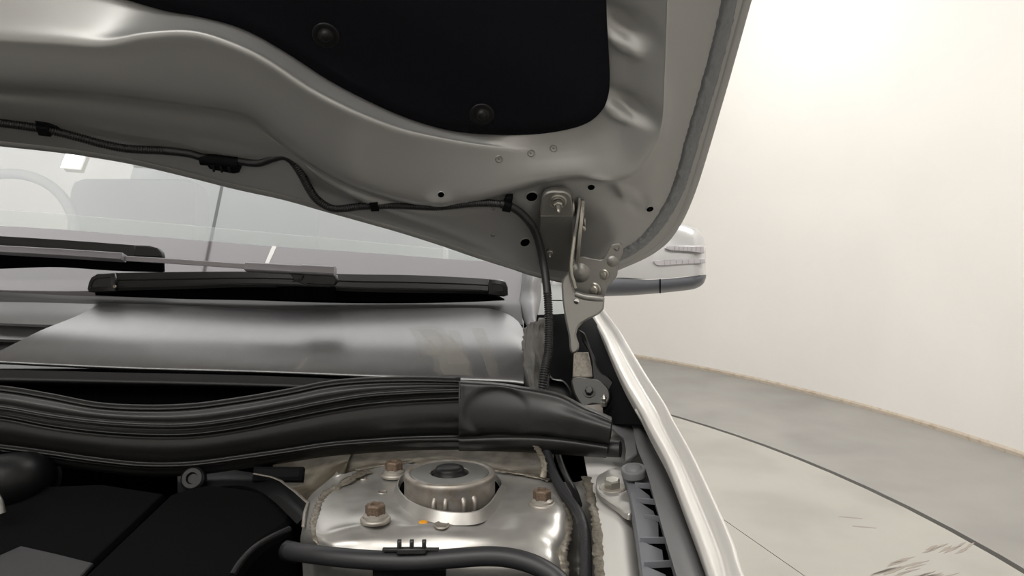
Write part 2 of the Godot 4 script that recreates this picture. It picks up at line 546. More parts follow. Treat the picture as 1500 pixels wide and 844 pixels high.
# ---------------------------------------------------------------- the bonnet
var hx: Transform3D       # bonnet frame: x across the car, y up the bonnet, z out of its underside
var hood_px: Array = []   # [pixel, point, normal] of the underside
func hood_at(x: float, y: float) -> Array:
	var best = null
	var bd := 1e9
	for e in hood_px:
		var d: float = e[0].distance_squared_to(Vector2(x, y))
		if d < bd: bd = d; best = e
	var p: Vector3 = best[1]
	var n: Vector3 = best[2]
	var r := ray(x, y)
	return [cam + r * ((p - cam).dot(n) / r.dot(n)), n]
func pix(p: Vector3) -> Vector2:
	var q := cb.inverse() * (p - cam)
	return Vector2(750 + q.x / -q.z * F, 422 - q.y / -q.z * F)
func hood() -> void:
	var o := thing("bonnet", "raised silver car bonnet seen from below with a black felt pad", "car bonnet")
	# stations from the left end of the rear edge, round the corner, up the right side; rows from the pad outwards
	var S := [
		[Vector2(-620, -70), Vector2(-620, 50), Vector2(-620, 116), Vector2(-620, 130), Vector2(-620, 148), Vector2(-620, 178), Vector2(-620, 190)],
		[Vector2(-320, -85), Vector2(-320, 42), Vector2(-320, 112), Vector2(-320, 125), Vector2(-320, 143), Vector2(-320, 172), Vector2(-320, 184)],
		[Vector2(-60, -62), Vector2(-60, 50), Vector2(-60, 118), Vector2(-60, 131), Vector2(-60, 150), Vector2(-60, 188), Vector2(-60, 200)],
		[Vector2(0, -50), Vector2(0, 53), Vector2(0, 120), Vector2(0, 134), Vector2(0, 155), Vector2(0, 196), Vector2(0, 207)],
		[Vector2(90, -28), Vector2(80, 58), Vector2(90, 126), Vector2(90, 139), Vector2(95, 167), Vector2(98, 207), Vector2(98, 218)],
		[Vector2(170, -6), Vector2(150, 62), Vector2(175, 134), Vector2(175, 146), Vector2(185, 182), Vector2(190, 223), Vector2(190, 233)],
		[Vector2(240, 14), Vector2(215, 50), Vector2(255, 144), Vector2(255, 155), Vector2(265, 195), Vector2(270, 242), Vector2(268, 251)],
		[Vector2(300, 25), Vector2(283, 48), Vector2(325, 153), Vector2(322, 164), Vector2(340, 206), Vector2(350, 261), Vector2(347, 271)],
		[Vector2(360, 43), Vector2(345, 67), Vector2(372, 166), Vector2(366, 177), Vector2(400, 219), Vector2(420, 276), Vector2(415, 286)],
		[Vector2(420, 76), Vector2(395, 92), Vector2(415, 199), Vector2(408, 209), Vector2(440, 236), Vector2(480, 294), Vector2(475, 303)],
		[Vector2(480, 115), Vector2(455, 132), Vector2(458, 232), Vector2(451, 240), Vector2(470, 262), Vector2(530, 309), Vector2(525, 317)],
		[Vector2(540, 147), Vector2(520, 165), Vector2(510, 262), Vector2(505, 270), Vector2(515, 287), Vector2(590, 326), Vector2(585, 334)],
		[Vector2(600, 173), Vector2(585, 190), Vector2(565, 282), Vector2(562, 290), Vector2(570, 306), Vector2(650, 345), Vector2(645, 353)],
		[Vector2(660, 190), Vector2(645, 204), Vector2(625, 294), Vector2(625, 303), Vector2(640, 322), Vector2(705, 364), Vector2(700, 372)],
		[Vector2(720, 196), Vector2(710, 215), Vector2(700, 288), Vector2(703, 299), Vector2(715, 320), Vector2(755, 380), Vector2(750, 388)],
		[Vector2(780, 196), Vector2(778, 222), Vector2(780, 266), Vector2(783, 278), Vector2(785, 310), Vector2(795, 394), Vector2(790, 401)],
		[Vector2(830, 189), Vector2(835, 220), Vector2(840, 256), Vector2(845, 268), Vector2(850, 310), Vector2(850, 402), Vector2(850, 410)],
		[Vector2(862, 178), Vector2(878, 210), Vector2(888, 258), Vector2(893, 270), Vector2(895, 315), Vector2(905, 382), Vector2(909, 388)],
		[Vector2(882, 160), Vector2(905, 195), Vector2(925, 250), Vector2(930, 262), Vector2(935, 312), Vector2(950, 358), Vector2(956, 365)],
		[Vector2(891, 138), Vector2(918, 165), Vector2(950, 220), Vector2(957, 230), Vector2(962, 280), Vector2(980, 325), Vector2(985, 335)],
		[Vector2(893, 110), Vector2(920, 130), Vector2(965, 180), Vector2(972, 187), Vector2(986, 225), Vector2(1005, 266), Vector2(1012, 275)],
		[Vector2(891, 67), Vector2(920, 80), Vector2(970, 105), Vector2(977, 110), Vector2(1012, 132), Vector2(1040, 147), Vector2(1049, 150)],
		[Vector2(889, 30), Vector2(920, 40), Vector2(973, 50), Vector2(980, 53), Vector2(1030, 62), Vector2(1060, 73), Vector2(1070, 75)],
		[Vector2(888, -5), Vector2(922, -5), Vector2(975, -5), Vector2(982, -5), Vector2(1044, -5), Vector2(1082, -5), Vector2(1092, -5)],
		[Vector2(886, -70), Vector2(924, -70), Vector2(977, -70), Vector2(984, -70), Vector2(1060, -70), Vector2(1103, -70), Vector2(1112, -70)],
		[Vector2(878, -300), Vector2(934, -300), Vector2(985, -300), Vector2(994, -300), Vector2(1106, -300), Vector2(1152, -300), Vector2(1162, -300)]]
	# how far each row stands out of the bonnet's plane, in mm: along the rear, at the corner, up the side
	var H := [[0, 37, 39, 27, 26, 9, 4], [0, 8, 19, 11, 10, 5, 4], [0, 6, 20, 19, 5, 3, 3]]
	var rows := [[], [], [], [], [], [], []]
	for i in S.size():
		var w := clampf((i - 11.0) / 4.0, 0, 1) + clampf((i - 17.0) / 3.0, 0, 1)
		for k in 7:
			var h: float = lerpf(lerpf(H[0][k], H[1][k], minf(w, 1)), H[2][k], maxf(w - 1, 0)) * 0.001
			var q := uv(hx, S[i][k].x, S[i][k].y, h)
			rows[k].append(Vector3(q.x, q.y, h))
	var knee := []
	for i in rows[1].size(): knee.append(rows[1][i].lerp(rows[2][i], 0.24) + Vector3(0, 0, 0.0012 * clampf((15.0 - i) / 6.0, 0, 1)))
	var foot := []
	for i in rows[1].size(): foot.append(rows[0][i].lerp(rows[1][i], 0.72))
	rows.insert(2, knee)
	rows.insert(1, foot)
	var G := loft(rows, 10, 7, true, 2)
	# pressed pockets, dents and swellings: centre, half size, turn, height
	var bumps := [[918, 40, 40, 20, 0.5, -9], [915, 72, 26, 10, 0.45, 5], [928, 160, 36, 17, 0.5, -9], [905, 172, 24, 10, 0.45, 4],
		[920, 285, 26, 10, 0.75, 4], [935, 300, 20, 14, 0.75, -4], [879, 258, 20, 6, 0.1, 3], [646, 284, 16, 12, 0, 3], [818, 340, 45, 60, 0, -6], [325, 210, 45, 8, 0.1, 4], [850, 350, 40, 40, 0, -5], [950, 305, 14, 11, 0, 2]]
	var B := []
	for b in bumps:
		var c := uv(hx, b[0], b[1], 0.012)
		B.append([c, Vector2(b[2], b[3]) * (uv(hx, b[0] + 1, b[1], 0.012) - c).length(), -b[4], b[5] * 0.001])
	var R0 := []
	for row in G:
		for j in row.size():
			var p: Vector3 = row[j]
			for b in B:
				var e: Vector2 = (Vector2(p.x, p.y) - b[0]).rotated(-b[2]) / b[1]
				var d := e.length_squared()
				if d < 4: p.z += b[3] / (1.0 + pow(d, 3.0))
			row[j] = p
	for row in G:
		for j in row.size(): row[j] = hx * row[j]
	# continue the panel under the pad
	var N := normals(G)
	for i in range(0, G.size(), 2):
		for j in G[i].size():
			var n: Vector3 = N[i][j]
			if n.dot(hx.basis.z) < 0: n = -n
			hood_px.append([pix(G[i][j]), G[i][j], n])
	var st := new_st()
	grid(st, G)
	obj("inner_panel", st, M.silver_paint, o)
	# outer skin with its folded edge
	var edge: Array = G[-1]
	var skin := PackedVector2Array()
	for j in range(0, edge.size(), 3):
		var q: Vector3 = hx.affine_inverse() * edge[j]
		skin.append(Vector2(q.x, q.y))
	var last := skin[-1]
	skin.append(last + (last - skin[skin.size() - 3]).normalized() * 0.55)
	skin.append(Vector2(-1.45, skin[-1].y + 0.05))
	skin.append(Vector2(-1.45, skin[0].y - 0.05))
	st = new_st()
	plate(st, skin, hx, [Vector2(0, -0.012), Vector2(0.002, -0.010)], -0.03)
	obj("outer_skin", st, M.body_silver, o)
	st = new_st()
	var rim := even(edge, 260)
	tube(st, rim.map(func(p): return p - hx.basis.z * 0.004), 0.0042, 10, 0, 0, 1.9)
	obj("folded_edge", st, M.silver_paint, o)
	# seam sealer along the side
	var sp := [Vector2(895, 379), Vector2(915, 371), Vector2(937, 357), Vector2(956, 338), Vector2(972, 316), Vector2(990, 283), Vector2(1003, 245), Vector2(1016, 197), Vector2(1030, 150), Vector2(1047, 90), Vector2(1062, 30), Vector2(1075, -40)]
	var seal := []
	var rng := RandomNumberGenerator.new()
	rng.seed = 8
	for p in spl(sp, 14):
		var a := hood_at(p.x, p.y)
		seal.append(a[0])
	st = new_st()
	var T := []
	for i in seal.size():
		var t: Vector3 = (seal[mini(i + 1, seal.size() - 1)] - seal[maxi(i - 1, 0)]).normalized()
		var z := hx.basis.z
		var x := t.cross(z).normalized()
		var ring := []
		var wv := 0.0085 + rng.randf_range(-0.0006, 0.0006)
		for k in 9:
			var u := -1.0 + k / 4.0
			ring.append(seal[i] + x * u * wv + z * (0.0045 * sqrt(maxf(0, 1 - u * u)) - 0.0012 + rng.randf_range(-0.0004, 0.0004)))
		T.append(ring)
	grid(st, T, true)
	obj("seam_sealer", st, M.edge_sealer, o)
	# the felt pad
	var po := PackedVector2Array()
	for p in spl(rows[0], 6): po.append(Vector2(p.x, p.y))
	po.append(Vector2(po[-1].x, 0.75)); po.append(Vector2(po[0].x, 0.75))
	st = new_st()
	plate(st, po, hx, [Vector2(0, 0.0015), Vector2(0.0015, 0.0035), Vector2(0.008, 0.004), Vector2(0.013, 0.0085), Vector2(0.017, 0.0095)], -0.006, [], true)
	var pad := obj("insulation_pad", st, M.felt, o, "black felt insulation pad")
	for c in [Vector2(477, 52), Vector2(706, 168)]:
		var p := on(hx, c.x, c.y, 0.0095)
		st = new_st()
		lathe(st, [Vector2(0.0001, 0.0045), Vector2(0.0035, 0.0042), Vector2(0.0048, 0.003), Vector2(0.005, 0.0008), Vector2(0.0085, 0.0002), Vector2(0.0115, 0.0012), Vector2(0.0125, 0.0), Vector2(0.0125, -0.003)], axis_y(p, hx.basis.z), 28, false)
		obj("pad_clip", st, M.black_plastic, pad)
	# holes, plugs and rivets
	for c in [[866, 274, 5.0], [952, 306, 5.0], [779, 288, 8.0], [646, 285, 4.4], [769, 355, 7.0]]:
		var a := hood_at(c[0], c[1])
		var r: float = c[2] * (a[0] - cam).length() / F
		st = new_st()
		lathe(st, [Vector2(r * 1.25, -0.002), Vector2(r * 1.22, 0.0006), Vector2(r * 1.05, 0.0008), Vector2(r * 0.98, 0.0002), Vector2(r * 0.95, -0.0015)], axis_y(a[0], a[1]), 24, false)
		var ho := obj("drain_hole", st, M.silver_paint, o)
		st = new_st()
		lathe(st, [Vector2(r, 0.0007), Vector2(0.0001, 0.0005)], axis_y(a[0], a[1]), 24)
		obj("painted_opening", st, M.deep_black, ho)  # black disc on the uncut panel paints the dark of the hole
	for c in [[731, 233], [778, 224], [811, 217], [722, 306], [722, 345]]:
		var a := hood_at(c[0], c[1])
		var k := 1.0 if c[1] < 300 else 0.6
		st = new_st()
		lathe(st, [Vector2(0.0042 * k, -0.001), Vector2(0.004 * k, 0.0007), Vector2(0.003 * k, 0.0008), Vector2(0.0024 * k, -0.0004), Vector2(0.001 * k, 0.0002), Vector2(0.00005, 0.0003)], axis_y(a[0], a[1]), 18, false)
		obj("rivet", st, M.bracket_metal, o)

# ---------------------------------------------------------------- the hinge
func nut_bolt(o: Node, p: Vector3, n: Vector3, k: float, m: Material) -> void:
	var st := new_st()
	lathe(st, [Vector2(0.0105 * k, -0.001), Vector2(0.0105 * k, 0.0012), Vector2(0.0092 * k, 0.002), Vector2(0.0001, 0.002)], axis_y(p, n), 28)
	var w := obj("bolt", st, m, o)
	st = new_st()
	lathe(st, [Vector2(0.0075 * k, 0.001), Vector2(0.007 * k, 0.0045 * k)], axis_y(p, n), 24, false)
	lathe(st, [Vector2(0.0062 * k, 0.004 * k), Vector2(0.0062 * k, 0.009 * k), Vector2(0.005 * k, 0.0105 * k), Vector2(0.0001, 0.0105 * k)], axis_y(p, n), 6)
	obj("nut", st, m, w)
	st = new_st()
	lathe(st, [Vector2(0.0032 * k, 0.009 * k), Vector2(0.0032 * k, 0.0155 * k), Vector2(0.0022 * k, 0.018 * k), Vector2(0.0018 * k, 0.021 * k), Vector2(0.0001, 0.0215 * k)], axis_y(p, n), 16, false)
	obj("stud", st, M.zinc, w)
func hinge() -> void:
	var o := thing("hinge_assembly", "grey steel bonnet hinge bolted under the raised bonnet's corner", "hinge")
	var fold := 0.004
	# flap that is bolted to the bonnet
	var st := new_st()
	var flap := spl_closed([Vector2(793, 319), Vector2(793, 303), Vector2(794, 291), Vector2(799, 284), Vector2(808, 281), Vector2(818, 281), Vector2(828, 282), Vector2(835, 287), Vector2(838, 296), Vector2(839, 308), Vector2(839, 319), Vector2(816, 319)], 4)
	plate(st, outl(hx, flap, 0.021), hx, [Vector2(0, 0.0195), Vector2(0.0012, 0.021)], 0.012)
	var G := loft([[Vector3(792, 317, 0), Vector3(838, 317, 0)], [Vector3(791, 350, 0), Vector3(838, 350, 0)], [Vector3(791, 393, 0), Vector3(836, 399, 0)]], 12, 6, false, 2)
	for i in G.size():
		for j in G[i].size():
			var q: Vector3 = G[i][j]
			G[i][j] = on(hx, q.x, q.y, lerpf(0.022, 0.010, smoothstep(0.0, 1.0, float(i) / (G.size() - 1))))
	shell(st, G, 0.003)
	obj("mounting_flap", st, M.bracket_metal, o)
	nut_bolt(o, on(hx, 817, 295, 0.021), hx.basis.z, 0.9, M.zinc)
	nut_bolt(o, on(hx, 805, 366, 0.011), hx.basis.z, 0.62, M.bracket_metal)
	# links, seen edge-on
	var links := [
		[[Vector3(847, 288, 0.865), Vector3(847, 305, 0.868), Vector3(844.5, 325, 0.87), Vector3(841, 350, 0.875), Vector3(837, 378, 0.88)], 0.0032, 0.022],
		[[Vector3(852, 291, 0.865), Vector3(852, 305, 0.868), Vector3(850, 330, 0.87), Vector3(847.5, 352, 0.875), Vector3(845, 378, 0.89)], 0.0042, 0.02],
		[[Vector3(842, 340, 0.872), Vector3(838, 370, 0.873), Vector3(836, 390, 0.874), Vector3(836.5, 403, 0.875), Vector3(839, 413, 0.876), Vector3(841, 421, 0.877)], 0.0034, 0.018]]
	for l in links:
		st = new_st()
		bar(st, world(spl(l[0], 6)), l[1], l[2], Vector3(0, 0.3, 1))
		obj("link_arm", st, M.zinc if l[1] > 0.0033 else M.bracket_metal, o)
	for c in [[840.5, 303, 0.866, 0.0105, 0.0035], [855, 307, 0.868, 0.0105, 0.002], [857, 325, 0.87, 0.006, 0.002], [855, 334, 0.872, 0.004, 0.005]]:
		st = new_st()
		lathe(st, [Vector2(0.0001, c[4] / 2), Vector2(c[3] * 0.8, c[4] / 2), Vector2(c[3], c[4] / 4), Vector2(c[3], -c[4] / 4), Vector2(c[3] * 0.8, -c[4] / 2), Vector2(0.0001, -c[4] / 2)], axis_y(P(c[0], c[1], c[2]), Vector3(1, 0, 0.15)), 24, false)
		obj("pivot_pin", st, M.zinc, o)
	# base bracket on the body
	var bx := facing(P(875, 400, 0.895), Vector3(-0.12, -0.15, 1))
	st = new_st()
	var up := [Vector2(838, 388), Vector2(839, 381), Vector2(853, 376), Vector2(866, 379), Vector2(880, 381), Vector2(885, 377), Vector2(891, 366), Vector2(896, 359), Vector2(902, 357), Vector2(908, 357), Vector2(912, 361), Vector2(912, 372), Vector2(907, 384), Vector2(905, 394), Vector2(904, 404), Vector2(896, 414), Vector2(890, 421), Vector2(886, 434), Vector2(880, 437), Vector2(862, 436), Vector2(850, 434), Vector2(842, 429), Vector2(837, 416), Vector2(836, 400)]
	plate(st, outl(bx, spl_closed(up, 3)), bx, [Vector2(0, -0.001), Vector2(0.0012, 0.0)], -0.004, [circle(uv(bx, 903.5, 364), 0.0032, 14)])
	var br := obj("base_bracket", st, M.bracket_metal, o)
	for c in [[850, 400, 0.0105, 0.0045], [897, 383, 0.006, 0.002]]:
		st = new_st()
		var r: float = c[2]
		lathe(st, [Vector2(r * 1.25, -0.001), Vector2(r, 0.0004), Vector2(r * 0.8, c[3] * 0.6), Vector2(r * 0.45, c[3]), Vector2(0.0001, c[3] * 1.08)], axis_y(on(bx, c[0], c[1]), bx.basis.z), 24, false)
		obj("pressed_dome", st, M.bracket_metal, br)
	for c in [[885, 402, 0.0045], [871, 424, 0.006]]:
		st = new_st()
		var r: float = c[2]
		lathe(st, [Vector2(r * 1.3, -0.001), Vector2(r * 1.3, 0.001), Vector2(r * 1.1, 0.0016), Vector2(r * 0.8, 0.0016), Vector2(r * 0.8, 0.004), Vector2(r * 0.6, 0.005), Vector2(0.0001, 0.0052)], axis_y(on(bx, c[0], c[1]), bx.basis.z + Vector3(-0.3, 0, 0)), 20)
		obj("pivot_rivet", st, M.zinc, br)
	var lx := facing(P(855, 450, 0.885), Vector3(-0.1, 0.12, 1))
	st = new_st()
	var low := [Vector2(823, 412), Vector2(829, 402), Vector2(836, 398), Vector2(838, 416), Vector2(843, 427), Vector2(852, 432), Vector2(866, 433), Vector2(884, 434), Vector2(885, 445), Vector2(884, 453), Vector2(876, 461), Vector2(862, 468), Vector2(852, 474), Vector2(846, 482), Vector2(844, 494), Vector2(848, 504), Vector2(847, 513), Vector2(841, 518), Vector2(835, 514), Vector2(833, 492), Vector2(829, 474), Vector2(825, 450), Vector2(823, 430)]
	plate(st, outl(lx, spl_closed(low, 3)), lx, [Vector2(0, -0.002), Vector2(0.002, 0.0)], -0.005, [circle(uv(lx, 844.5, 441.5), 0.0036, 20)])
	tube(st, spl([on(lx, 843, 431, -0.003), on(lx, 856, 435, -0.002), on(lx, 872, 437, -0.002), on(lx, 883, 438, -0.003)], 4), 0.0042, 14)
	obj("foot_bracket", st, M.bracket_metal, o)

# ---------------------------------------------------------------- wiring along the bonnet
func wiring() -> void:
	var o := thing("wiring_conduit", "black ribbed wiring conduit clipped along the bonnet's rear edge and dropping beside the hinge", "conduit")
	var hp := [Vector2(-40, 176), Vector2(0, 180), Vector2(50, 187), Vector2(77, 192), Vector2(117, 202), Vector2(150, 211), Vector2(187, 218), Vector2(240, 221), Vector2(277, 225), Vector2(300, 231), Vector2(343, 235), Vector2(377, 239), Vector2(400, 232), Vector2(417, 229), Vector2(430, 238), Vector2(441, 254), Vector2(451, 273), Vector2(463, 291), Vector2(480, 303), Vector2(498, 306), Vector2(534, 302), Vector2(582, 301), Vector2(638, 303), Vector2(694, 298), Vector2(733, 299), Vector2(756, 307), Vector2(775, 325), Vector2(787, 347)]
	var path := []
	for p in hp: path.append(on(hx, p.x, p.y, 0.021))
	var cut := path.size()
	for p in [Vector3(796, 385, 0.89), Vector3(802, 430, 0.88), Vector3(804, 475, 0.87), Vector3(803, 515, 0.86), Vector3(798, 541, 0.85), Vector3(794, 569, 0.845), Vector3(790, 600, 0.85)]: path.append(P(p.x, p.y, p.z))
	var st := new_st()
	var all := spl(path, 8)
	tube(st, all.slice(0, 7 * 8 + 1), 0.0040, 10, 0.0004)
	tube(st, all.slice(7 * 8, 14 * 8 + 1), 0.0042, 10)
	tube(st, all.slice(14 * 8, 18 * 8 + 1), 0.0042, 10, 0.0004)
	tube(st, all.slice(18 * 8, 24 * 8 + 1), 0.0040, 10, 0.0004)
	tube(st, all.slice(24 * 8, 29 * 8 + 1), 0.0046, 10)
	tube(st, all.slice(29 * 8), 0.0043, 12, 0.0006, 0.0026)
	obj("tube", st, M.conduit, o)
	var z := hx.basis.z
	for c in [[66, 189, 1.0, 0.15], [549, 300, 0.75, -0.05], [743, 301, 0.75, 0.25]]:
		var p := on(hx, c[0], c[1], 0.021)
		var f := Transform3D(hx.basis.rotated(z, -c[3]), p)
		st = new_st()
		block(st, f.translated_local(Vector3(0, 0, 0.0005)), Vector3(0.0115 * c[2], 0.011, 0.011), 0.0015)
		var cl := obj("conduit_clip", st, M.black_matt, o)
		st = new_st()
		if c[2] > 0.9:
			plate(st, PackedVector2Array([Vector2(-0.008, 0.003), Vector2(0.014, -0.002), Vector2(0.011, 0.004), Vector2(0.004, 0.0075), Vector2(-0.008, 0.0085)]), f, [Vector2(0, -0.001), Vector2(0.001, 0)], -0.012)
		else:
			block(st, f.translated_local(Vector3(0, 0.008, -0.004)), Vector3(0.0105 * c[2] * 0.9, 0.007, 0.012), 0.001)
		obj("tab", st, M.black_matt, cl)
	var p2 := on(hx, 322, 235, 0.021)
	var f2 := Transform3D(hx.basis.rotated(z, -0.08), p2)
	st = new_st()
	tube(st, [f2 * Vector3(-0.019, 0, 0), f2 * Vector3(0.019, 0, 0)], 0.0062, 14)
	var hold := obj("conduit_clip", st, M.black_matt, o)
	st = new_st()
	plate(st, PackedVector2Array([Vector2(-0.016, -0.001), Vector2(-0.012, -0.011), Vector2(0.012, -0.015), Vector2(0.018, -0.013), Vector2(0.021, -0.006), Vector2(0.016, 0.0)]), f2, [Vector2(0, 0.001), Vector2(0.001, 0.002)], -0.012)
	obj("bracket", st, M.black_matt, hold)
	st = new_st()
	for k in 3: block(st, f2.translated_local(Vector3(-0.007 + k * 0.008, -0.008, 0.003)), Vector3(0.002, 0.008, 0.004), 0.0005)
	obj("stiffening_rib", st, M.black_plastic, hold)

# ---------------------------------------------------------------- windscreen, pillar, cabin
func body() -> Node3D:
	var o := thing("car_body", "silver car body with windscreen, pillar, wing edge and suspension tower", "car")
	# windscreen
	var top := [Vector3(-1.4, 0.72, 0), Vector3(-0.3, 0.76, 0), Vector3(0.16, 0.72, 0)]
	var e: Array = [Vector2(-820, 432), Vector2(-300, 425), Vector2(0, 428), Vector2(130, 436), Vector2(400, 443), Vector2(600, 444), Vector2(762, 444)]
	var lower := []
	for p in e:
		var q := uv(glass_xf, p.x, p.y)
		lower.append(Vector3(q.x, q.y, 0))
	var G := loft([top, lower], 40, 12, false, 2)
	for row in G:
		for j in row.size(): row[j] = glass_xf * row[j]
	var st := new_st()
	grid(st, G)
	var pane := obj("windscreen", st, M.glass, o, "pale reflecting windscreen")
	# dark printed border along its foot
	var b0 := [Vector2(-820, 326), Vector2(-300, 322), Vector2(0, 331), Vector2(200, 345), Vector2(400, 361), Vector2(560, 372), Vector2(690, 382), Vector2(722, 382), Vector2(738, 374), Vector2(745, 358), Vector2(748, 330)]
	var bt := []
	var bl := []
	for p in b0:
		var q := uv(glass_xf, p.x, p.y, 0.0012)
		bt.append(Vector3(q.x, q.y, 0.0012))
	for p in [Vector2(-820, 434), Vector2(-300, 426), Vector2(0, 430), Vector2(130, 438), Vector2(400, 445), Vector2(600, 446), Vector2(720, 446), Vector2(764, 446), Vector2(764, 425), Vector2(766, 400), Vector2(768, 330)]:
		var q := uv(glass_xf, p.x, p.y, 0.0012)
		bl.append(Vector3(q.x, q.y, 0.0012))
	G = loft([bt, bl], 8, 6, true, 2)
	for row in G:
		for j in row.size(): row[j] = glass_xf * row[j]
	st = new_st()
	grid(st, G)
	obj("printed_border", st, M.frit, pane, "dark border along the windscreen's foot")
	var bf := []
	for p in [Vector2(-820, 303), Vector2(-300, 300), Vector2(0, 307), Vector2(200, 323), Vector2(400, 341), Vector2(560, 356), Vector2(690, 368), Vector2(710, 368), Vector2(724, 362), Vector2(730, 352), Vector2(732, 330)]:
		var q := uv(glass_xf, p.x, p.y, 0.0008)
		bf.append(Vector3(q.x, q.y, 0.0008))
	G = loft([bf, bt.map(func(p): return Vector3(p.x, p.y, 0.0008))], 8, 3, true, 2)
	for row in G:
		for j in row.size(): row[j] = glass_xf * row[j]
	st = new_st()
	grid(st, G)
	obj("reflection_band", st, M.glass_reflection_tint, pane, "pale band painting a reflection above the border")  # translucent pale sheet: a reflection in the glass put in as colour
	st = new_st()
	plate(st, outl(glass_xf, [Vector2(399, 360), Vector2(405, 361), Vector2(393, 388), Vector2(387, 388)], 0.002), glass_xf, [Vector2(0, 0.002)], 0.0013)
	obj("pale_strip", st, M.pale_strip_white, pane)  # narrow pale strip laid on the printed border
	# pillar at the windscreen's side
	var rows := [
		[Vector3(765, 300, 1.45), Vector3(765, 360, 1.25), Vector3(765, 400, 1.14), Vector3(762, 430, 1.1), Vector3(761, 446, 1.07), Vector3(765, 466, 1.04), Vector3(772, 479, 1.02)],
		[Vector3(767, 300, 1.44), Vector3(767, 360, 1.24), Vector3(767, 400, 1.13), Vector3(764, 430, 1.09), Vector3(764, 446, 1.06), Vector3(768, 466, 1.03), Vector3(774, 478, 1.01)],
		[Vector3(778, 300, 1.42), Vector3(778, 360, 1.22), Vector3(777, 400, 1.11), Vector3(775, 430, 1.08), Vector3(774, 446, 1.05), Vector3(776, 464, 1.025), Vector3(779, 476, 1.01)],
		[Vector3(790, 300, 1.44), Vector3(790, 360, 1.24), Vector3(789, 400, 1.13), Vector3(787, 430, 1.1), Vector3(786, 446, 1.06), Vector3(785, 462, 1.035), Vector3(785, 470, 1.02)],
		[Vector3(792, 300, 1.6), Vector3(792, 360, 1.4), Vector3(792, 400, 1.25), Vector3(793, 430, 1.2), Vector3(791, 446, 1.15), Vector3(788, 462, 1.1), Vector3(786, 470, 1.1)]]
	st = new_st()
	G = loft(rows, 6, 4, true)
	grid(st, G, true)
	obj("pillar", st, M.pillar_silver, o)
	# roof and rear of the cabin, dashboard, wheel and seats behind the glass
	st = new_st()
	var zb := -3.2
	block(st, Transform3D(Basis(), Vector3(-0.76, 1.53, -2.4)), Vector3(1.45, 0.04, 1.3), 0.005)
	plate(st, PackedVector2Array([Vector2(-1.64, 0.5), Vector2(0.12, 0.5), Vector2(0.12, 1.05), Vector2(-0.03, 1.54), Vector2(-1.49, 1.54), Vector2(-1.64, 1.05)]), Transform3D(Basis(), Vector3(0, 0, zb)), [Vector2(0, 0.02)], -0.02)
	block(st, Transform3D(Basis(), Vector3(-1.66, 0.8, -2.1)), Vector3(0.04, 0.7, 2.2), 0.005)
	obj("cabin_shell", st, M.interior, o)
	st = new_st()
	block(st, Transform3D(Basis(Vector3.UP, PI / 2), Vector3(0.12, 0.74, -2.3)), Vector3(2.0, 0.62, 0.05), 0.02)
	obj("door", st, M.body_silver, o)
	st = new_st()
	G = loft([[Vector3(-1.64, 1.09, -1.75), Vector3(-0.5, 1.1, -1.75), Vector3(0.1, 1.09, -1.7)], [Vector3(-1.64, 1.07, -1.4), Vector3(-0.5, 1.08, -1.35), Vector3(0.1, 1.07, -1.3)], [Vector3(-1.64, 1.03, -1.1), Vector3(-0.5, 1.04, -1.09), Vector3(0.1, 1.03, -1.09)]], 16, 5, false, 2)
	shell(st, G, 0.12)
	obj("dashboard", st, M.interior, o)
	st = new_st()
	var wh := []
	var wx := facing(P(-10, 362, 1.8), Vector3(0, 0.4, 1))
	for i in 41: wh.append(wx * Vector3(cos(TAU * i / 40) * 0.185, sin(TAU * i / 40) * 0.185, 0))
	tube(st, wh, 0.012, 10)
	block(st, wx, Vector3(0.34, 0.05, 0.02), 0.01)
	obj("steering_wheel", st, M.interior_dark, o)
	for c in [[P(198, 330, 2.5), 0.9], [P(560, 345, 2.5), 0.9]]:
		st = new_st()
		plate(st, PackedVector2Array([Vector2(-0.21, -0.35), Vector2(0.21, -0.35), Vector2(0.2, 0.11), Vector2(0.19, 0.135), Vector2(0.16, 0.145), Vector2(-0.16, 0.145), Vector2(-0.19, 0.135), Vector2(-0.2, 0.11)]), facing(c[0], Vector3(0, 0.2, 1)), [Vector2(0, 0.02), Vector2(0.008, 0.03)], -0.08)
		obj("seat_back", st, M.interior_dark, o)
	# wing: inner face, rolled bright edge, crown, outer side
	var ie := [Vector3(862, 452, 1.16), Vector3(867, 461, 1.1), Vector3(884, 490, 0.98), Vector3(899, 524, 0.88), Vector3(916, 559, 0.8), Vector3(938, 597, 0.73), Vector3(952, 624, 0.68), Vector3(979, 674, 0.61), Vector3(1006, 742, 0.53), Vector3(1029, 802, 0.47), Vector3(1044, 846, 0.435), Vector3(1075, 930, 0.37)]
	var oe := [Vector3(874, 452, 1.16), Vector3(879, 459, 1.1), Vector3(899, 483, 0.98), Vector3(918, 510, 0.88), Vector3(938, 547, 0.8), Vector3(961, 595, 0.73), Vector3(974, 619, 0.68), Vector3(1000, 669, 0.61), Vector3(1030, 732, 0.53), Vector3(1054, 798, 0.47), Vector3(1066, 846, 0.435), Vector3(1096, 930, 0.37)]
	var R := [[], [], [], [], [], [], [], []]
	for i in ie.size():
		var a := P(ie[i].x, ie[i].y, ie[i].z)
		var b := P(oe[i].x, oe[i].y, oe[i].z)
		b.y = a.y - 0.004
		var r := (b - cam).normalized()
		R[0].append(a + Vector3(0.001, -0.014, 0)); R[1].append(a + Vector3(-0.0016, -0.003, 0)); R[2].append(a + Vector3(-0.0006, -0.0002, 0)); R[3].append(a + Vector3(0.0018, 0.001, 0))
		R[4].append(a.lerp(b, 0.5) + Vector3(0, 0.002, 0)); R[5].append(b); R[6].append(b + Vector3(0.012, -0.02, 0)); R[7].append(b + Vector3(0.03, -0.35, 0))
	G = loft(R, 10, 4, true, 2)
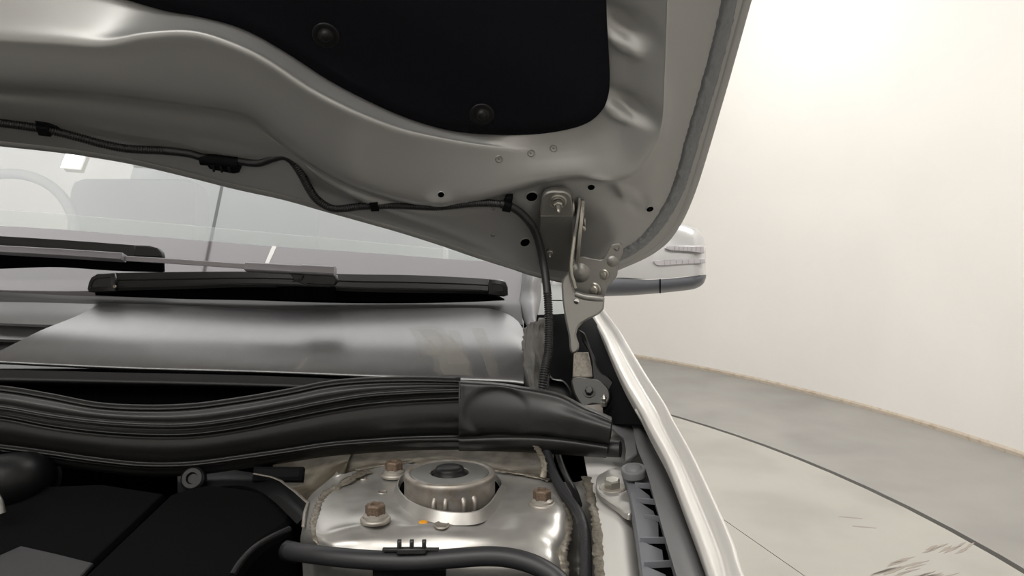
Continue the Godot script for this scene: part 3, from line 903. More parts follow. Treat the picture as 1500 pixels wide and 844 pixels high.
	st = new_st()
	grid(st, G, true)
	obj("wing", st, M.body_silver, o)
	return o
func body_bay(o: Node3D) -> void:
	# suspension tower: left flange, top, front slope, trough on the right
	var rows := [
		[Vector3(493, 694, 0.968), Vector3(505, 694, 0.966), Vector3(535, 686, 0.966), Vector3(596, 678, 0.966), Vector3(650, 675, 0.966), Vector3(707, 684, 0.966), Vector3(775, 697, 0.966), Vector3(811, 704, 0.962), Vector3(823, 706, 0.94), Vector3(845, 706, 0.94), Vector3(857, 702, 0.965)],
		[Vector3(478, 706, 0.958), Vector3(492, 709, 0.962), Vector3(530, 703, 0.962), Vector3(590, 696, 0.962), Vector3(650, 694, 0.962), Vector3(712, 700, 0.962), Vector3(775, 710, 0.962), Vector3(820, 718, 0.96), Vector3(832, 720, 0.935), Vector3(852, 720, 0.935), Vector3(863, 716, 0.965)],
		[Vector3(452, 730, 0.95), Vector3(470, 731, 0.959), Vector3(520, 726, 0.961), Vector3(585, 722, 0.961), Vector3(650, 722, 0.961), Vector3(712, 724, 0.961), Vector3(775, 728, 0.961), Vector3(826, 738, 0.958), Vector3(838, 740, 0.928), Vector3(857, 740, 0.93), Vector3(868, 736, 0.965)],
		[Vector3(446, 757, 0.944), Vector3(463, 754, 0.956), Vector3(512, 757, 0.959), Vector3(575, 757, 0.959), Vector3(640, 757, 0.959), Vector3(705, 757, 0.959), Vector3(768, 752, 0.959), Vector3(830, 754, 0.955), Vector3(842, 756, 0.92), Vector3(861, 760, 0.925), Vector3(873, 758, 0.965)],
		[Vector3(442, 778, 0.938), Vector3(460, 778, 0.951), Vector3(506, 776, 0.956), Vector3(560, 769, 0.957), Vector3(640, 771, 0.957), Vector3(700, 768, 0.957), Vector3(764, 762, 0.957), Vector3(831, 770, 0.95), Vector3(843, 775, 0.912), Vector3(862, 780, 0.92), Vector3(875, 778, 0.965)],
		[Vector3(440, 792, 0.93), Vector3(462, 792, 0.946), Vector3(502, 790, 0.9515), Vector3(560, 782, 0.9525), Vector3(640, 784, 0.9525), Vector3(700, 781, 0.9525), Vector3(768, 776, 0.9545), Vector3(828, 790, 0.945), Vector3(843, 795, 0.905), Vector3(862, 800, 0.915), Vector3(876, 800, 0.965)],
		[Vector3(442, 812, 0.915), Vector3(472, 808, 0.94), Vector3(505, 806, 0.9455), Vector3(560, 802, 0.9455), Vector3(640, 803, 0.9455), Vector3(700, 801, 0.946), Vector3(782, 800, 0.9485), Vector3(822, 808, 0.939), Vector3(841, 820, 0.895), Vector3(862, 824, 0.905), Vector3(877, 824, 0.965)],
		[Vector3(444, 850, 0.885), Vector3(476, 846, 0.918), Vector3(505, 845, 0.925), Vector3(560, 845, 0.925), Vector3(640, 845, 0.925), Vector3(700, 845, 0.926), Vector3(785, 844, 0.93), Vector3(824, 846, 0.922), Vector3(840, 850, 0.88), Vector3(863, 850, 0.89), Vector3(878, 850, 0.965)],
		[Vector3(444, 930, 0.82), Vector3(476, 926, 0.85), Vector3(505, 925, 0.86), Vector3(560, 925, 0.86), Vector3(640, 925, 0.86), Vector3(700, 925, 0.86), Vector3(785, 924, 0.865), Vector3(824, 926, 0.86), Vector3(840, 930, 0.82), Vector3(863, 930, 0.83), Vector3(880, 910, 0.965)]]
	var G := loft(rows, 8, 6, true, 1)
	var c0 := PY(655, 726, 0.961)
	var bumps := [[PY(775, 780, 0.95), Vector2(0.016, 0.03), 0.0028], [PY(818, 770, 0.95), Vector2(0.014, 0.02), 0.003], [PY(550, 757, 0.959), Vector2(0.02, 0.02), 0.0025], [PY(794, 738, 0.961), Vector2(0.018, 0.016), 0.0022], [PY(578, 694, 0.962), Vector2(0.02, 0.02), 0.0025], [PY(520, 795, 0.948), Vector2(0.03, 0.012), 0.003], [PY(660, 790, 0.948), Vector2(0.05, 0.008), 0.0025]]
	for row in G:
		for j in row.size():
			var p: Vector3 = row[j]
			for b in bumps:
				var d: float = (Vector2(p.x - b[0].x, p.z - b[0].z) / b[1]).length_squared()
				p.y += b[2] * exp(-d * d)
			row[j] = p
	var st := new_st()
	shell(st, G, 0.002)
	var tw := obj("suspension_tower", st, M.tower_silver, o, "bare silver suspension tower")
	# raised collar round the strut opening
	var collar := []
	for q in spl_closed([Vector2(581, 717), Vector2(583, 730), Vector2(598, 745), Vector2(625, 757), Vector2(662, 763), Vector2(697, 762), Vector2(718, 750), Vector2(732, 730), Vector2(737, 716), Vector2(720, 698), Vector2(690, 688), Vector2(650, 686), Vector2(612, 692), Vector2(590, 704)], 5):
		collar.append(q)
	var r0 := []
	var r1 := []
	var r2 := []
	var r3 := []
	for q in collar:
		var p := PY(q.x, q.y, 0.9605)
		var d: Vector3 = Vector3(c0.x - p.x, 0, c0.z - p.z).normalized()
		r0.append(p - d * 0.004 + Vector3(0, -0.002, 0)); r1.append(p + d * 0.0008 + Vector3(0, 0.0066, 0)); r2.append(p + d * 0.0020 + Vector3(0, 0.0070, 0)); r3.append(p + d * 0.0032 + Vector3(0, -0.003, 0))
	st = new_st()
	grid(st, [r0, r1], false, true); grid(st, [r1, r2], false, true); grid(st, [r2, r3], false, true)
	obj("collar", st, M.tower_silver, tw)
	st = new_st()
	var pit := []
	for p in r3: pit.append(p + Vector3(0, 0.0042, 0))
	group_next(st)
	for i in pit.size(): tri(st, c0 + Vector3(0, 0.001, 0), pit[i], pit[(i + 1) % pit.size()])
	obj("painted_opening", st, M.deep_black, tw)  # flat black disc paints the dark gap inside the collar
	# sealant beads
	var beads := [
		[[Vector3(540, 690, 0.966), Vector3(520, 698, 0.966), Vector3(497, 712, 0.963), Vector3(480, 721, 0.961), Vector3(470, 735, 0.959), Vector3(464, 752, 0.957), Vector3(461, 770, 0.953), Vector3(463, 786, 0.949), Vector3(474, 802, 0.943)], 0.0032],
		[[Vector3(520, 688, 0.967), Vector3(545, 684, 0.967), Vector3(575, 679, 0.968), Vector3(610, 675, 0.968)], 0.002],
		[[Vector3(700, 684, 0.968), Vector3(730, 689, 0.968), Vector3(760, 693, 0.968), Vector3(790, 699, 0.967), Vector3(805, 704, 0.966)], 0.0028],
		[[Vector3(828, 738, 0.959), Vector3(831, 752, 0.956), Vector3(832, 770, 0.952), Vector3(829, 788, 0.946), Vector3(823, 808, 0.941), Vector3(825, 824, 0.935), Vector3(828, 846, 0.925)], 0.0036],
		[[Vector3(860, 700, 0.968), Vector3(867, 728, 0.968), Vector3(873, 752, 0.968), Vector3(877, 776, 0.968), Vector3(879, 800, 0.968), Vector3(880, 824, 0.968), Vector3(883, 850, 0.968), Vector3(886, 900, 0.968)], 0.0042],
		[[Vector3(783, 650, 0.99), Vector3(793, 668, 0.985), Vector3(797, 684, 0.978), Vector3(795, 700, 0.97)], 0.0028]]
	var rng := RandomNumberGenerator.new()
	rng.seed = 14
	for b in beads:
		st = new_st()
		var pts := even(spl(b[0], 10).map(func(p): return PY(p.x, p.y, p.z)), b[0].size() * 7)
		var fr := frames(pts)
		var R := []
		for i in pts.size():
			var ring := []
			var k := rng.randf_range(0.65, 1.3)
			for j in 9:
				var a := TAU * j / 9
				ring.append(pts[i] + fr[i].x * cos(a) * b[1] * 1.25 * k + fr[i].y * sin(a) * b[1] * 0.32 * k * rng.randf_range(0.8, 1.2))
			R.append(ring)
		grid(st, R, true, true)
		obj("sealant_bead", st, M.sealant, tw)
	for c in [[647, 769, 0.0058, 0.9589], [532, 701, 0.003, 0.963], [560, 721, 0.004, 0.9615]]:
		st = new_st()
		var p := PY(c[0], c[1], c[3])
		lathe(st, [Vector2(c[2] * 1.15, -0.001), Vector2(c[2] * 1.1, 0.0006), Vector2(c[2] * 0.95, 0.0007), Vector2(c[2] * 0.85, 0.0002), Vector2(0.00005, 0.0001)], axis_y(p, Vector3(0, 1, 0.08)), 24, false)
		obj("plugged_hole", st, M.cast_metal, tw)
	st = new_st()
	var yp := PY(620, 765, 0.9585)
	lathe(st, [Vector2(0.0038, -0.0008), Vector2(0.0036, 0.0003), Vector2(0.002, 0.0005), Vector2(0.0011, 0.0002), Vector2(0.00005, 0.0002)], axis_y(yp, Vector3(0, 1, 0.06)).scaled_local(Vector3(1.0, 1, 1.0)), 20, false)
	obj("paint_dot", st, M.yellow_paint, tw, "yellow paint dot")
	# panel between the tower and the black cover
	st = new_st()
	G = loft([[Vector3(395, 664, 0.965), Vector3(450, 660, 0.965), Vector3(520, 655, 0.968)], [Vector3(402, 690, 0.95), Vector3(455, 678, 0.958), Vector3(512, 670, 0.966)], [Vector3(412, 704, 0.945), Vector3(460, 698, 0.95), Vector3(503, 692, 0.966)], [Vector3(430, 720, 0.94), Vector3(462, 716, 0.945), Vector3(488, 706, 0.96)], [Vector3(448, 736, 0.94), Vector3(462, 732, 0.948), Vector3(474, 724, 0.956)]], 16, 5, false, 1)
	shell(st, G, 0.002)
	obj("bulkhead_panel", st, M.dirty_metal, o)
	st = new_st()
	G = loft([[Vector3(495, 630, 0.87), Vector3(650, 630, 0.86), Vector3(812, 640, 0.84)], [Vector3(500, 665, 0.845), Vector3(650, 658, 0.84), Vector3(810, 674, 0.82)], [Vector3(505, 694, 0.79), Vector3(535, 686, 0.79), Vector3(596, 678, 0.80), Vector3(650, 674, 0.80), Vector3(707, 683, 0.79), Vector3(790, 698, 0.77)]], 30, 5)
	shell(st, G, 0.002)
	obj("bulkhead_panel", st, M.dirty_metal, o)
	st = new_st()
	bar(st, [P(372, 694, 0.79), P(398, 699, 0.78), P(413, 705, 0.77)], 0.003, 0.0012)
	bar(st, [P(412, 705, 0.77), P(432, 720, 0.745), P(451, 737, 0.72)], 0.003, 0.0014)
	bar(st, [P(451, 737, 0.72), P(446, 752, 0.7), P(444, 772, 0.68)], 0.003, 0.0012)
	obj("flange_edge", st, M.cast_metal, o)
	# inner wing rail of bright sheet
	st = new_st()
	G = loft([[Vector3(850, 640, 0.968), Vector3(875, 640, 0.97), Vector3(900, 640, 0.97), Vector3(925, 640, 0.965)], [Vector3(864, 715, 0.968), Vector3(884, 715, 0.97), Vector3(905, 715, 0.97), Vector3(928, 715, 0.962)], [Vector3(876, 780, 0.968), Vector3(892, 780, 0.97), Vector3(915, 780, 0.97), Vector3(936, 780, 0.958)], [Vector3(880, 850, 0.968), Vector3(895, 850, 0.97), Vector3(925, 850, 0.97), Vector3(948, 850, 0.955)], [Vector3(890, 960, 0.968), Vector3(905, 960, 0.97), Vector3(945, 960, 0.97), Vector3(975, 960, 0.955)]], 20, 8, false, 1)
	shell(st, G, 0.002)
	obj("inner_wing_rail", st, M.body_silver, o)
	# closed floor and back of the engine bay, dark inside of the wing
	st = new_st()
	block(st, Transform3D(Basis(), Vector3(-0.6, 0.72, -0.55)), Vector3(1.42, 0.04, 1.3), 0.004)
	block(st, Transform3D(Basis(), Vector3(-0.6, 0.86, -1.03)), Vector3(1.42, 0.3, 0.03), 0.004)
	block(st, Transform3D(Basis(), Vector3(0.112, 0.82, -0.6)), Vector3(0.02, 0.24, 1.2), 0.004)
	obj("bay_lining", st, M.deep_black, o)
	# gap behind the wing: pillar foot, shaped bracket, hinge seat
	st = new_st()
	G = loft([[Vector3(768, 462, 1.06), Vector3(820, 460, 1.06), Vector3(862, 456, 1.08)], [Vector3(766, 500, 1.03), Vector3(820, 500, 1.03), Vector3(884, 492, 1.0)], [Vector3(764, 560, 0.98), Vector3(830, 560, 0.98), Vector3(918, 562, 0.86)], [Vector3(764, 620, 0.93), Vector3(840, 620, 0.92), Vector3(945, 622, 0.76)]], 20, 6)
	shell(st, G, 0.004)
	obj("gap_lining", st, M.black_matt, o)
	var fx := facing(P(852, 538, 0.92), Vector3(-0.05, 0.35, 1))
	st = new_st()
	plate(st, outl(fx, [Vector2(841, 516), Vector2(862, 516), Vector2(866, 535), Vector2(872, 552), Vector2(864, 553), Vector2(839, 552)]), fx, [Vector2(0, -0.001), Vector2(0.001, 0)], -0.02)
	obj("primed_patch", st, M.primed, o)
	fx = facing(P(870, 545, 0.9), Vector3(-0.2, 0.4, 1))
	st = new_st()
	plate(st, outl(fx, spl([Vector2(846, 482), Vector2(856, 487), Vector2(861, 498), Vector2(866, 512), Vector2(872, 525), Vector2(874, 535), Vector2(881, 546), Vector2(893, 553), Vector2(903, 568), Vector2(906, 590), Vector2(898, 604)], 3) + [Vector2(868, 600), Vector2(868, 555), Vector2(866, 530), Vector2(862, 515), Vector2(853, 500)]), fx, [Vector2(0, -0.0015), Vector2(0.0015, 0)], -0.008)
	obj("shaped_bracket", st, M.black_plastic, o)
	fx = facing(P(862, 572, 0.875), Vector3(-0.1, 0.6, 1))
	st = new_st()
	plate(st, outl(fx, spl_closed([Vector2(839, 553), Vector2(865, 554), Vector2(880, 558), Vector2(892, 570), Vector2(893, 586), Vector2(884, 594), Vector2(868, 592), Vector2(855, 596), Vector2(845, 584), Vector2(839, 570)], 3)), fx, [Vector2(0, -0.0015), Vector2(0.0015, 0)], -0.012)
	var seat := obj("hinge_seat", st, M.dark_bracket, o)
	st = new_st()
	var hp := on(fx, 863, 574)
	lathe(st, [Vector2(0.007, -0.001), Vector2(0.007, 0.0012), Vector2(0.005, 0.0014)], axis_y(hp, fx.basis.z), 20)
	lathe(st, [Vector2(0.0046, 0.001), Vector2(0.0046, 0.0055), Vector2(0.0036, 0.0065), Vector2(0.0001, 0.0065)], axis_y(hp, fx.basis.z), 6)
	obj("hexagon_bolt", st, M.dark_bracket, seat)
	st = new_st()
	var sp := P(884.5, 592, 0.85)
	lathe(st, [Vector2(0.0035, -0.002), Vector2(0.0035, 0.0025), Vector2(0.0022, 0.003), Vector2(0.0022, 0.0055), Vector2(0.0034, 0.0065), Vector2(0.0001, 0.011)], axis_y(sp, Vector3(0, 1, 0.1)), 18)
	obj("pointed_stud", st, M.zinc, seat)
	fx = facing(P(822, 568, 0.87), Vector3(0.1, 0.7, 1))
	st = new_st()
	plate(st, outl(fx, spl_closed([Vector2(804, 545), Vector2(811, 553), Vector2(826, 556), Vector2(836, 568), Vector2(838, 580), Vector2(828, 592), Vector2(806, 588), Vector2(800, 565)], 3)), fx, [Vector2(0, -0.003), Vector2(0.003, 0)], -0.012)
	obj("drain_cover", st, M.black_plastic, o)
	fx = facing(P(875, 606, 0.84), Vector3(0, 1, 0.6))
	st = new_st()
	plate(st, outl(fx, [Vector2(856, 594), Vector2(882, 592), Vector2(884, 612), Vector2(872, 606)]), fx, [Vector2(0, 0)], -0.004)
	obj("rust_primed_tab", st, M.cast_metal, o)
	# edge of the inner wing behind the strip
	st = new_st()
	tube(st, world(spl([Vector3(932, 601, 0.745), Vector3(942, 616, 0.72), Vector3(951, 633, 0.69), Vector3(961, 654, 0.665)], 8)), 0.0016, 10)
	obj("flange_bead", st, M.body_silver, o)
	# side foot of the door mirror and door glass
	st = new_st()
	var mx := facing(P(812, 452, 1.4), Vector3(0, 0.1, 1))
	plate(st, outl(mx, spl_closed([Vector2(793, 447), Vector2(800, 440), Vector2(830, 440), Vector2(850, 444), Vector2(850, 464), Vector2(788, 464)], 3)), mx, [Vector2(0, -0.008), Vector2(0.004, -0.002), Vector2(0.01, 0)], -0.06)
	obj("mirror_foot", st, M.black_matt, o)

# ---------------------------------------------------------------- wipers, cowl, seal
func wipers() -> void:
	# near wiper
	var o := thing("windscreen_wiper", "black flat wiper blade with grey arm lying in front, its whole right end in view", "wiper", "windscreen wipers")
	var D := 1.055
	var top := [Vector3(168, 400, D), Vector3(260, 398.5, D), Vector3(361, 398, D), Vector3(450, 400, D), Vector3(520, 402, D), Vector3(600, 403, D), Vector3(680, 406.5, D), Vector3(716, 409, D)]
	var bot := [Vector3(169, 426, D), Vector3(260, 424, D), Vector3(361, 421, D), Vector3(450, 423, D), Vector3(520, 427.5, D), Vector3(600, 429, D), Vector3(680, 430, D), Vector3(716, 431.5, D)]
	var mix := func(t: float, dz: float) -> Array:
		var r := []
		for i in top.size(): r.append(Vector3(top[i].x, lerpf(top[i].y, bot[i].y, t), D + dz))
		return r
	var blade_rows := func(rows: Array) -> SurfaceTool:
		var s := new_st()
		for k in rows.size() - 1: shell(s, loft([rows[k], rows[k + 1]], 60, 2), 0.003)
		return s
	var st: SurfaceTool = blade_rows.call([mix.call(0.0, 0.003), mix.call(0.38, 0.0), mix.call(0.46, 0.001), mix.call(0.74, -0.001), mix.call(0.82, -0.0035), mix.call(1.0, -0.001)])
	obj("blade", st, M.wiper_blade, o)
	st = new_st()
	var lip := bot.map(func(p): return p)
	lip[0] = Vector3(137, 426, D)
	shell(st, loft([lip.map(func(p): return Vector3(p.x, p.y - 3, D + 0.004)), [Vector3(140, 433, D + 0.008), Vector3(260, 438, D + 0.008), Vector3(361, 440, D + 0.008), Vector3(492, 444, D + 0.008), Vector3(600, 444.5, D + 0.008), Vector3(690, 442.5, D + 0.008), Vector3(739, 440, D + 0.008)]], 60, 3), 0.006)
	obj("rubber_lip", st, M.deep_black, o)
	for s in 2:
		st = new_st()
		var cx := facing(P(430, 415, D - 0.004), Vector3(0, 0.15, 1))
		var q := [Vector2(128, 424), Vector2(130, 414), Vector2(134, 406), Vector2(143, 401), Vector2(170, 399.5), Vector2(170, 413), Vector2(170, 427), Vector2(145, 428), Vector2(130, 428)] if s == 0 else [Vector2(715, 408.5), Vector2(734, 410), Vector2(741, 413), Vector2(744, 421), Vector2(744, 432), Vector2(738, 434), Vector2(715, 432)]
		plate(st, outl(cx, q), cx, [Vector2(0, -0.001), Vector2(0.001, 0.0015), Vector2(0.006, 0.003), Vector2(0.0065, 0.002)], -0.01)
		var cap := obj("end_cap", st, M.wiper_blade, o)
		if s == 0:
			st = new_st()
			lathe(st, [Vector2(0.0022, -0.001), Vector2(0.002, 0.0012), Vector2(0.0012, 0.0013), Vector2(0.0008, 0.0006), Vector2(0.0001, 0.0006)], axis_y(on(cx, 168, 420, 0.002), cx.basis.z), 16, false)
			obj("stud", st, M.sealant, cap)
	st = new_st()
	bar(st, world([Vector3(178, 378.5, 0.99), Vector3(240, 382, 0.99), Vector3(300, 386, 0.99), Vector3(364, 390.5, 0.99)]), 0.008, 0.0062)
	obj("arm_rod", st, M.wiper_arm, o)
	st = new_st()
	bar(st, world([Vector3(-400, 346, 0.985), Vector3(-80, 362, 0.985), Vector3(0, 366.5, 0.985), Vector3(90, 371.5, 0.985), Vector3(182, 377.5, 0.985)]), 0.014, 0.0088, Vector3(0, 1, -0.35))
	obj("arm_channel", st, M.wiper_arm, o)
	st = new_st()
	bar(st, world([Vector3(361, 391.5, 0.985), Vector3(400, 393.5, 0.985), Vector3(445, 396, 0.985)]), 0.014, 0.0105, Vector3(0, 1, -0.3), 0.0014)
	obj("arm_sleeve", st, M.wiper_arm, o)
	st = new_st()
	bar(st, world([Vector3(443.5, 395.5, 0.982), Vector3(470, 397, 0.982), Vector3(491, 398, 0.982)]), 0.016, 0.0115, Vector3(0, 1, -0.3), 0.0018)
	var ad := obj("blade_adapter", st, M.wiper_arm, o)
	st = new_st()
	plate(st, outl(facing(P(460, 408, 0.985), Vector3(0, 0, 1)), [Vector2(424, 401), Vector2(444, 402), Vector2(491, 404), Vector2(492, 414), Vector2(488, 419), Vector2(450, 419), Vector2(432, 412)]), facing(P(460, 408, 0.985), Vector3(0, 0, 1)), [Vector2(0, -0.001), Vector2(0.001, 0)], -0.014)
	bar(st, world(spl([Vector3(444, 404, 0.983), Vector3(441, 409, 0.983), Vector3(434, 412, 0.983), Vector3(428, 412, 0.983)], 5)), 0.002, 0.002)
	bar(st, world([Vector3(450, 416, 0.983), Vector3(470, 418, 0.983), Vector3(488, 418, 0.983)]), 0.002, 0.002)
	obj("side_cheek", st, M.wiper_blade, ad)
	st = new_st()
	plate(st, outl(facing(P(460, 430, 1.052), Vector3(0, 0, 1)), [Vector2(405, 420), Vector2(492, 420), Vector2(492, 443), Vector2(408, 440)]), facing(P(460, 430, 1.052), Vector3(0, 0, 1)), [Vector2(0, -0.001), Vector2(0.001, 0)], -0.012)
	obj("blade_carrier", st, M.deep_black, o)
	# far wiper
	o = thing("windscreen_wiper", "black wiper blade further back at the left, partly hidden behind the grey arm", "wiper", "windscreen wipers")
	D = 1.11
	st = new_st()
	shell(st, loft([[Vector3(-80, 342, D + 0.004), Vector3(0, 346, D + 0.004), Vector3(112, 353, D + 0.004), Vector3(218, 361, D + 0.004)], [Vector3(-80, 350, D - 0.002), Vector3(0, 355, D - 0.002), Vector3(112, 362, D - 0.002), Vector3(226, 369, D - 0.002)]], 40, 2), 0.004)
	shell(st, loft([[Vector3(-80, 350, D - 0.002), Vector3(0, 355, D - 0.002), Vector3(112, 362, D - 0.002), Vector3(226, 369, D - 0.002)], [Vector3(-80, 362, D - 0.009), Vector3(0, 367, D - 0.009), Vector3(112, 374, D - 0.009), Vector3(232, 379, D - 0.009)]], 40, 2), 0.004)
	obj("blade", st, M.wiper_blade, o)
	st = new_st()
	shell(st, loft([[Vector3(-80, 362, D - 0.003), Vector3(0, 367, D - 0.003), Vector3(112, 372, D - 0.003), Vector3(237, 378, D - 0.003)], [Vector3(-80, 397, D), Vector3(0, 394, D), Vector3(72, 391.5, D), Vector3(112, 393, D), Vector3(170, 397, D), Vector3(238, 399, D)]], 40, 3), 0.008)
	obj("rubber_lip", st, M.deep_black, o)
	st = new_st()
	var ex := facing(P(225, 370, D - 0.012), Vector3(0, 0.15, 1))
	plate(st, outl(ex, [Vector2(196, 359), Vector2(218, 360), Vector2(229, 363), Vector2(235, 369), Vector2(237, 378), Vector2(196, 376)]), ex, [Vector2(0, -0.002), Vector2(0.002, 0)], -0.012)
	obj("end_cap", st, M.wiper_blade, o)
func cowl() -> void:
	var o := thing("cowl_cover", "dusty black plastic scuttle cover below the wipers", "cowl cover")
	# strip against the glass
	var st := new_st()
	shell(st, loft([[Vector3(-80, 426, 1.10), Vector3(0, 428, 1.085), Vector3(130, 434, 1.082), Vector3(400, 440, 1.08), Vector3(600, 441, 1.08), Vector3(762, 441, 1.08)], [Vector3(-80, 433, 1.06), Vector3(0, 435, 1.062), Vector3(130, 440, 1.06), Vector3(400, 449, 1.058), Vector3(600, 449, 1.058), Vector3(763, 449, 1.055)], [Vector3(-80, 444, 1.05), Vector3(0, 444, 1.05), Vector3(130, 446, 1.05), Vector3(400, 456, 1.045), Vector3(600, 455, 1.045), Vector3(766, 476, 1.01)]], 60, 4), 0.004)
	obj("glass_seal_strip", st, M.strip, o)
	# left section with its step
	st = new_st()
	shell(st, loft([[Vector3(-80, 442, 1.052), Vector3(40, 443, 1.05), Vector3(160, 446, 1.05)], [Vector3(-80, 458, 1.03), Vector3(40, 459, 1.03), Vector3(160, 462, 1.028)], [Vector3(-80, 472, 1.015), Vector3(40, 475, 1.012), Vector3(160, 478, 1.01)]], 24, 4), 0.004)
	shell(st, loft([[Vector3(-80, 474, 1.03), Vector3(40, 477, 1.03), Vector3(160, 480, 1.03)], [Vector3(-80, 496, 1.0), Vector3(40, 498, 1.0), Vector3(160, 500, 1.0)]], 24, 4), 0.004)
	shell(st, loft([[Vector3(-80, 497, 1.02), Vector3(160, 500, 1.02)], [Vector3(-80, 540, 0.97), Vector3(160, 540, 0.97)]], 12, 4), 0.004)
	obj("stepped_section", st, M.cowl, o)
	# large right section: top, rounded front, lower face
	var t0 := [Vector3(149, 444, 1.046), Vector3(260, 447, 1.046), Vector3(420, 454.5, 1.045), Vector3(560, 453, 1.045), Vector3(690, 451, 1.043), Vector3(733, 456, 1.03), Vector3(758, 470, 1.005), Vector3(768, 487, 0.98)]
	var t1 := [Vector3(110, 464, 0.998), Vector3(240, 470, 0.997), Vector3(420, 477, 0.9939), Vector3(560, 477, 0.9935), Vector3(690, 478, 0.992), Vector3(735, 481, 0.986), Vector3(759, 490, 0.974), Vector3(767, 500, 0.962)]
	var t2 := [Vector3(60, 484, 0.958), Vector3(210, 493, 0.957), Vector3(400, 500, 0.954), Vector3(560, 502, 0.953), Vector3(690, 504, 0.951), Vector3(735, 506, 0.949), Vector3(758, 510, 0.945), Vector3(767, 516, 0.94)]
	var t3 := [Vector3(12, 508, 0.929), Vector3(190, 517, 0.9275), Vector3(390, 524, 0.9263), Vector3(560, 528, 0.925), Vector3(690, 532, 0.923), Vector3(735, 534, 0.922), Vector3(758, 536, 0.921), Vector3(767, 538, 0.92)]
	var t4 := [Vector3(-30, 528, 0.911), Vector3(180, 538, 0.909), Vector3(390, 544, 0.9081), Vector3(560, 551, 0.906), Vector3(690, 556, 0.905), Vector3(735, 558, 0.905), Vector3(758, 560, 0.905), Vector3(767, 561, 0.905)]
	var t5 := [Vector3(-34, 532, 0.916), Vector3(180, 542, 0.914), Vector3(390, 548, 0.913), Vector3(560, 555, 0.911), Vector3(690, 560, 0.91), Vector3(735, 562, 0.91), Vector3(758, 564, 0.91), Vector3(767, 565, 0.91)]
	st = new_st()
	var skin := loft([t0, t1, t2, t3, t4, t5], 70, 6)
	shell(st, skin, 0.004)
	var main := obj("main_section", st, M.cowl, o)
	# dried dust smears on it
	var spots := []
	var sn := normals(skin)
	for i in skin.size():
		for j in skin[i].size(): spots.append([pix(skin[i][j]), skin[i][j], sn[i][j]])
	for q in [[[596, 481], [640, 477], [626, 515], [676, 508], [640, 550], [690, 550]], [[612, 484], [634, 482], [634, 512], [664, 508], [650, 550], [680, 550]], [[606, 500], [630, 498], [612, 511], [640, 509], [618, 522], [650, 520]], [[690, 482], [708, 481], [704, 515], [722, 513], [716, 552], [731, 552]], [[655, 485], [672, 484], [668, 518], [684, 516], [682, 552], [694, 552]], [[446, 526], [452, 524], [438, 535], [446, 535], [429, 544], [437, 545]], [[640, 490], [658, 489], [652, 512], [674, 510], [658, 535], [684, 534]]]:
		var a := []
		var b := []
		for k in 3:
			a.append(Vector2(q[k * 2][0], q[k * 2][1])); b.append(Vector2(q[k * 2 + 1][0], q[k * 2 + 1][1]))
		a = spl(a, 6); b = spl(b, 6)
		var D := []
		for i in a.size():
			var row := []
			for j in 6:
				var p: Vector2 = a[i].lerp(b[i], j / 5.0 + 0.06 * sin(i * 1.7 + j))
				var best = null
				var bd := 1e9
				for e in spots:
					var d: float = e[0].distance_squared_to(p)
					if d < bd: bd = d; best = e
				var r := ray(p.x, p.y)
				row.append(cam + r * ((best[1] - cam).dot(best[2]) / r.dot(best[2])) + best[2] * 0.0005)
			D.append(row)
		st = new_st()
		grid(st, D)
		obj("dust_smear", st, M.dust, main)
	st = new_st()
	shell(st, loft([[Vector3(-80, 541, 0.904), Vector3(180, 546, 0.904), Vector3(420, 552, 0.904), Vector3(700, 566, 0.904)], [Vector3(-80, 556, 0.894), Vector3(180, 560, 0.894), Vector3(420, 566, 0.894), Vector3(700, 576, 0.894)], [Vector3(-80, 562, 0.9), Vector3(180, 566, 0.9), Vector3(420, 570, 0.9), Vector3(700, 580, 0.9)]], 40, 4), 0.004)
	obj("lower_lip", st, M.black_plastic, o)
	st = new_st()
	shell(st, loft([[Vector3(-80, 552, 0.92), Vector3(770, 560, 0.92)], [Vector3(-80, 640, 0.9), Vector3(770, 640, 0.9)]], 12, 3), 0.004)
	obj("front_wall", st, M.deep_black, o)
	# crumpled foam that closes the gap at the end
	st = new_st()
	var n := FastNoiseLite.new()
	n.seed = 4
	n.frequency = 14.0
	var G := loft([[Vector3(773, 476, 0.95), Vector3(790, 469, 0.95), Vector3(801, 465, 0.96)], [Vector3(769, 498, 0.94), Vector3(785, 496, 0.93), Vector3(803, 492, 0.95)], [Vector3(766, 525, 0.93), Vector3(782, 525, 0.915), Vector3(800, 522, 0.94)], [Vector3(763, 544, 0.925), Vector3(779, 548, 0.905), Vector3(796, 546, 0.93)], [Vector3(769, 570, 0.92), Vector3(782, 574, 0.9), Vector3(793, 578, 0.92)]], 24, 8)
	for row in G:
		for j in row.size():
			var p: Vector3 = row[j]
			row[j] = p + Vector3(0.25, 0, 1) * (absf(n.get_noise_3d(p.x * 3.5, p.y * 0.9, p.z)) - 0.2) * 0.02
	shell(st, G, 0.005)
	tag(obj("gap_foam", st, M.foam), "crumpled grey foam pad wedged between scuttle cover and hinge foot", "foam pad")
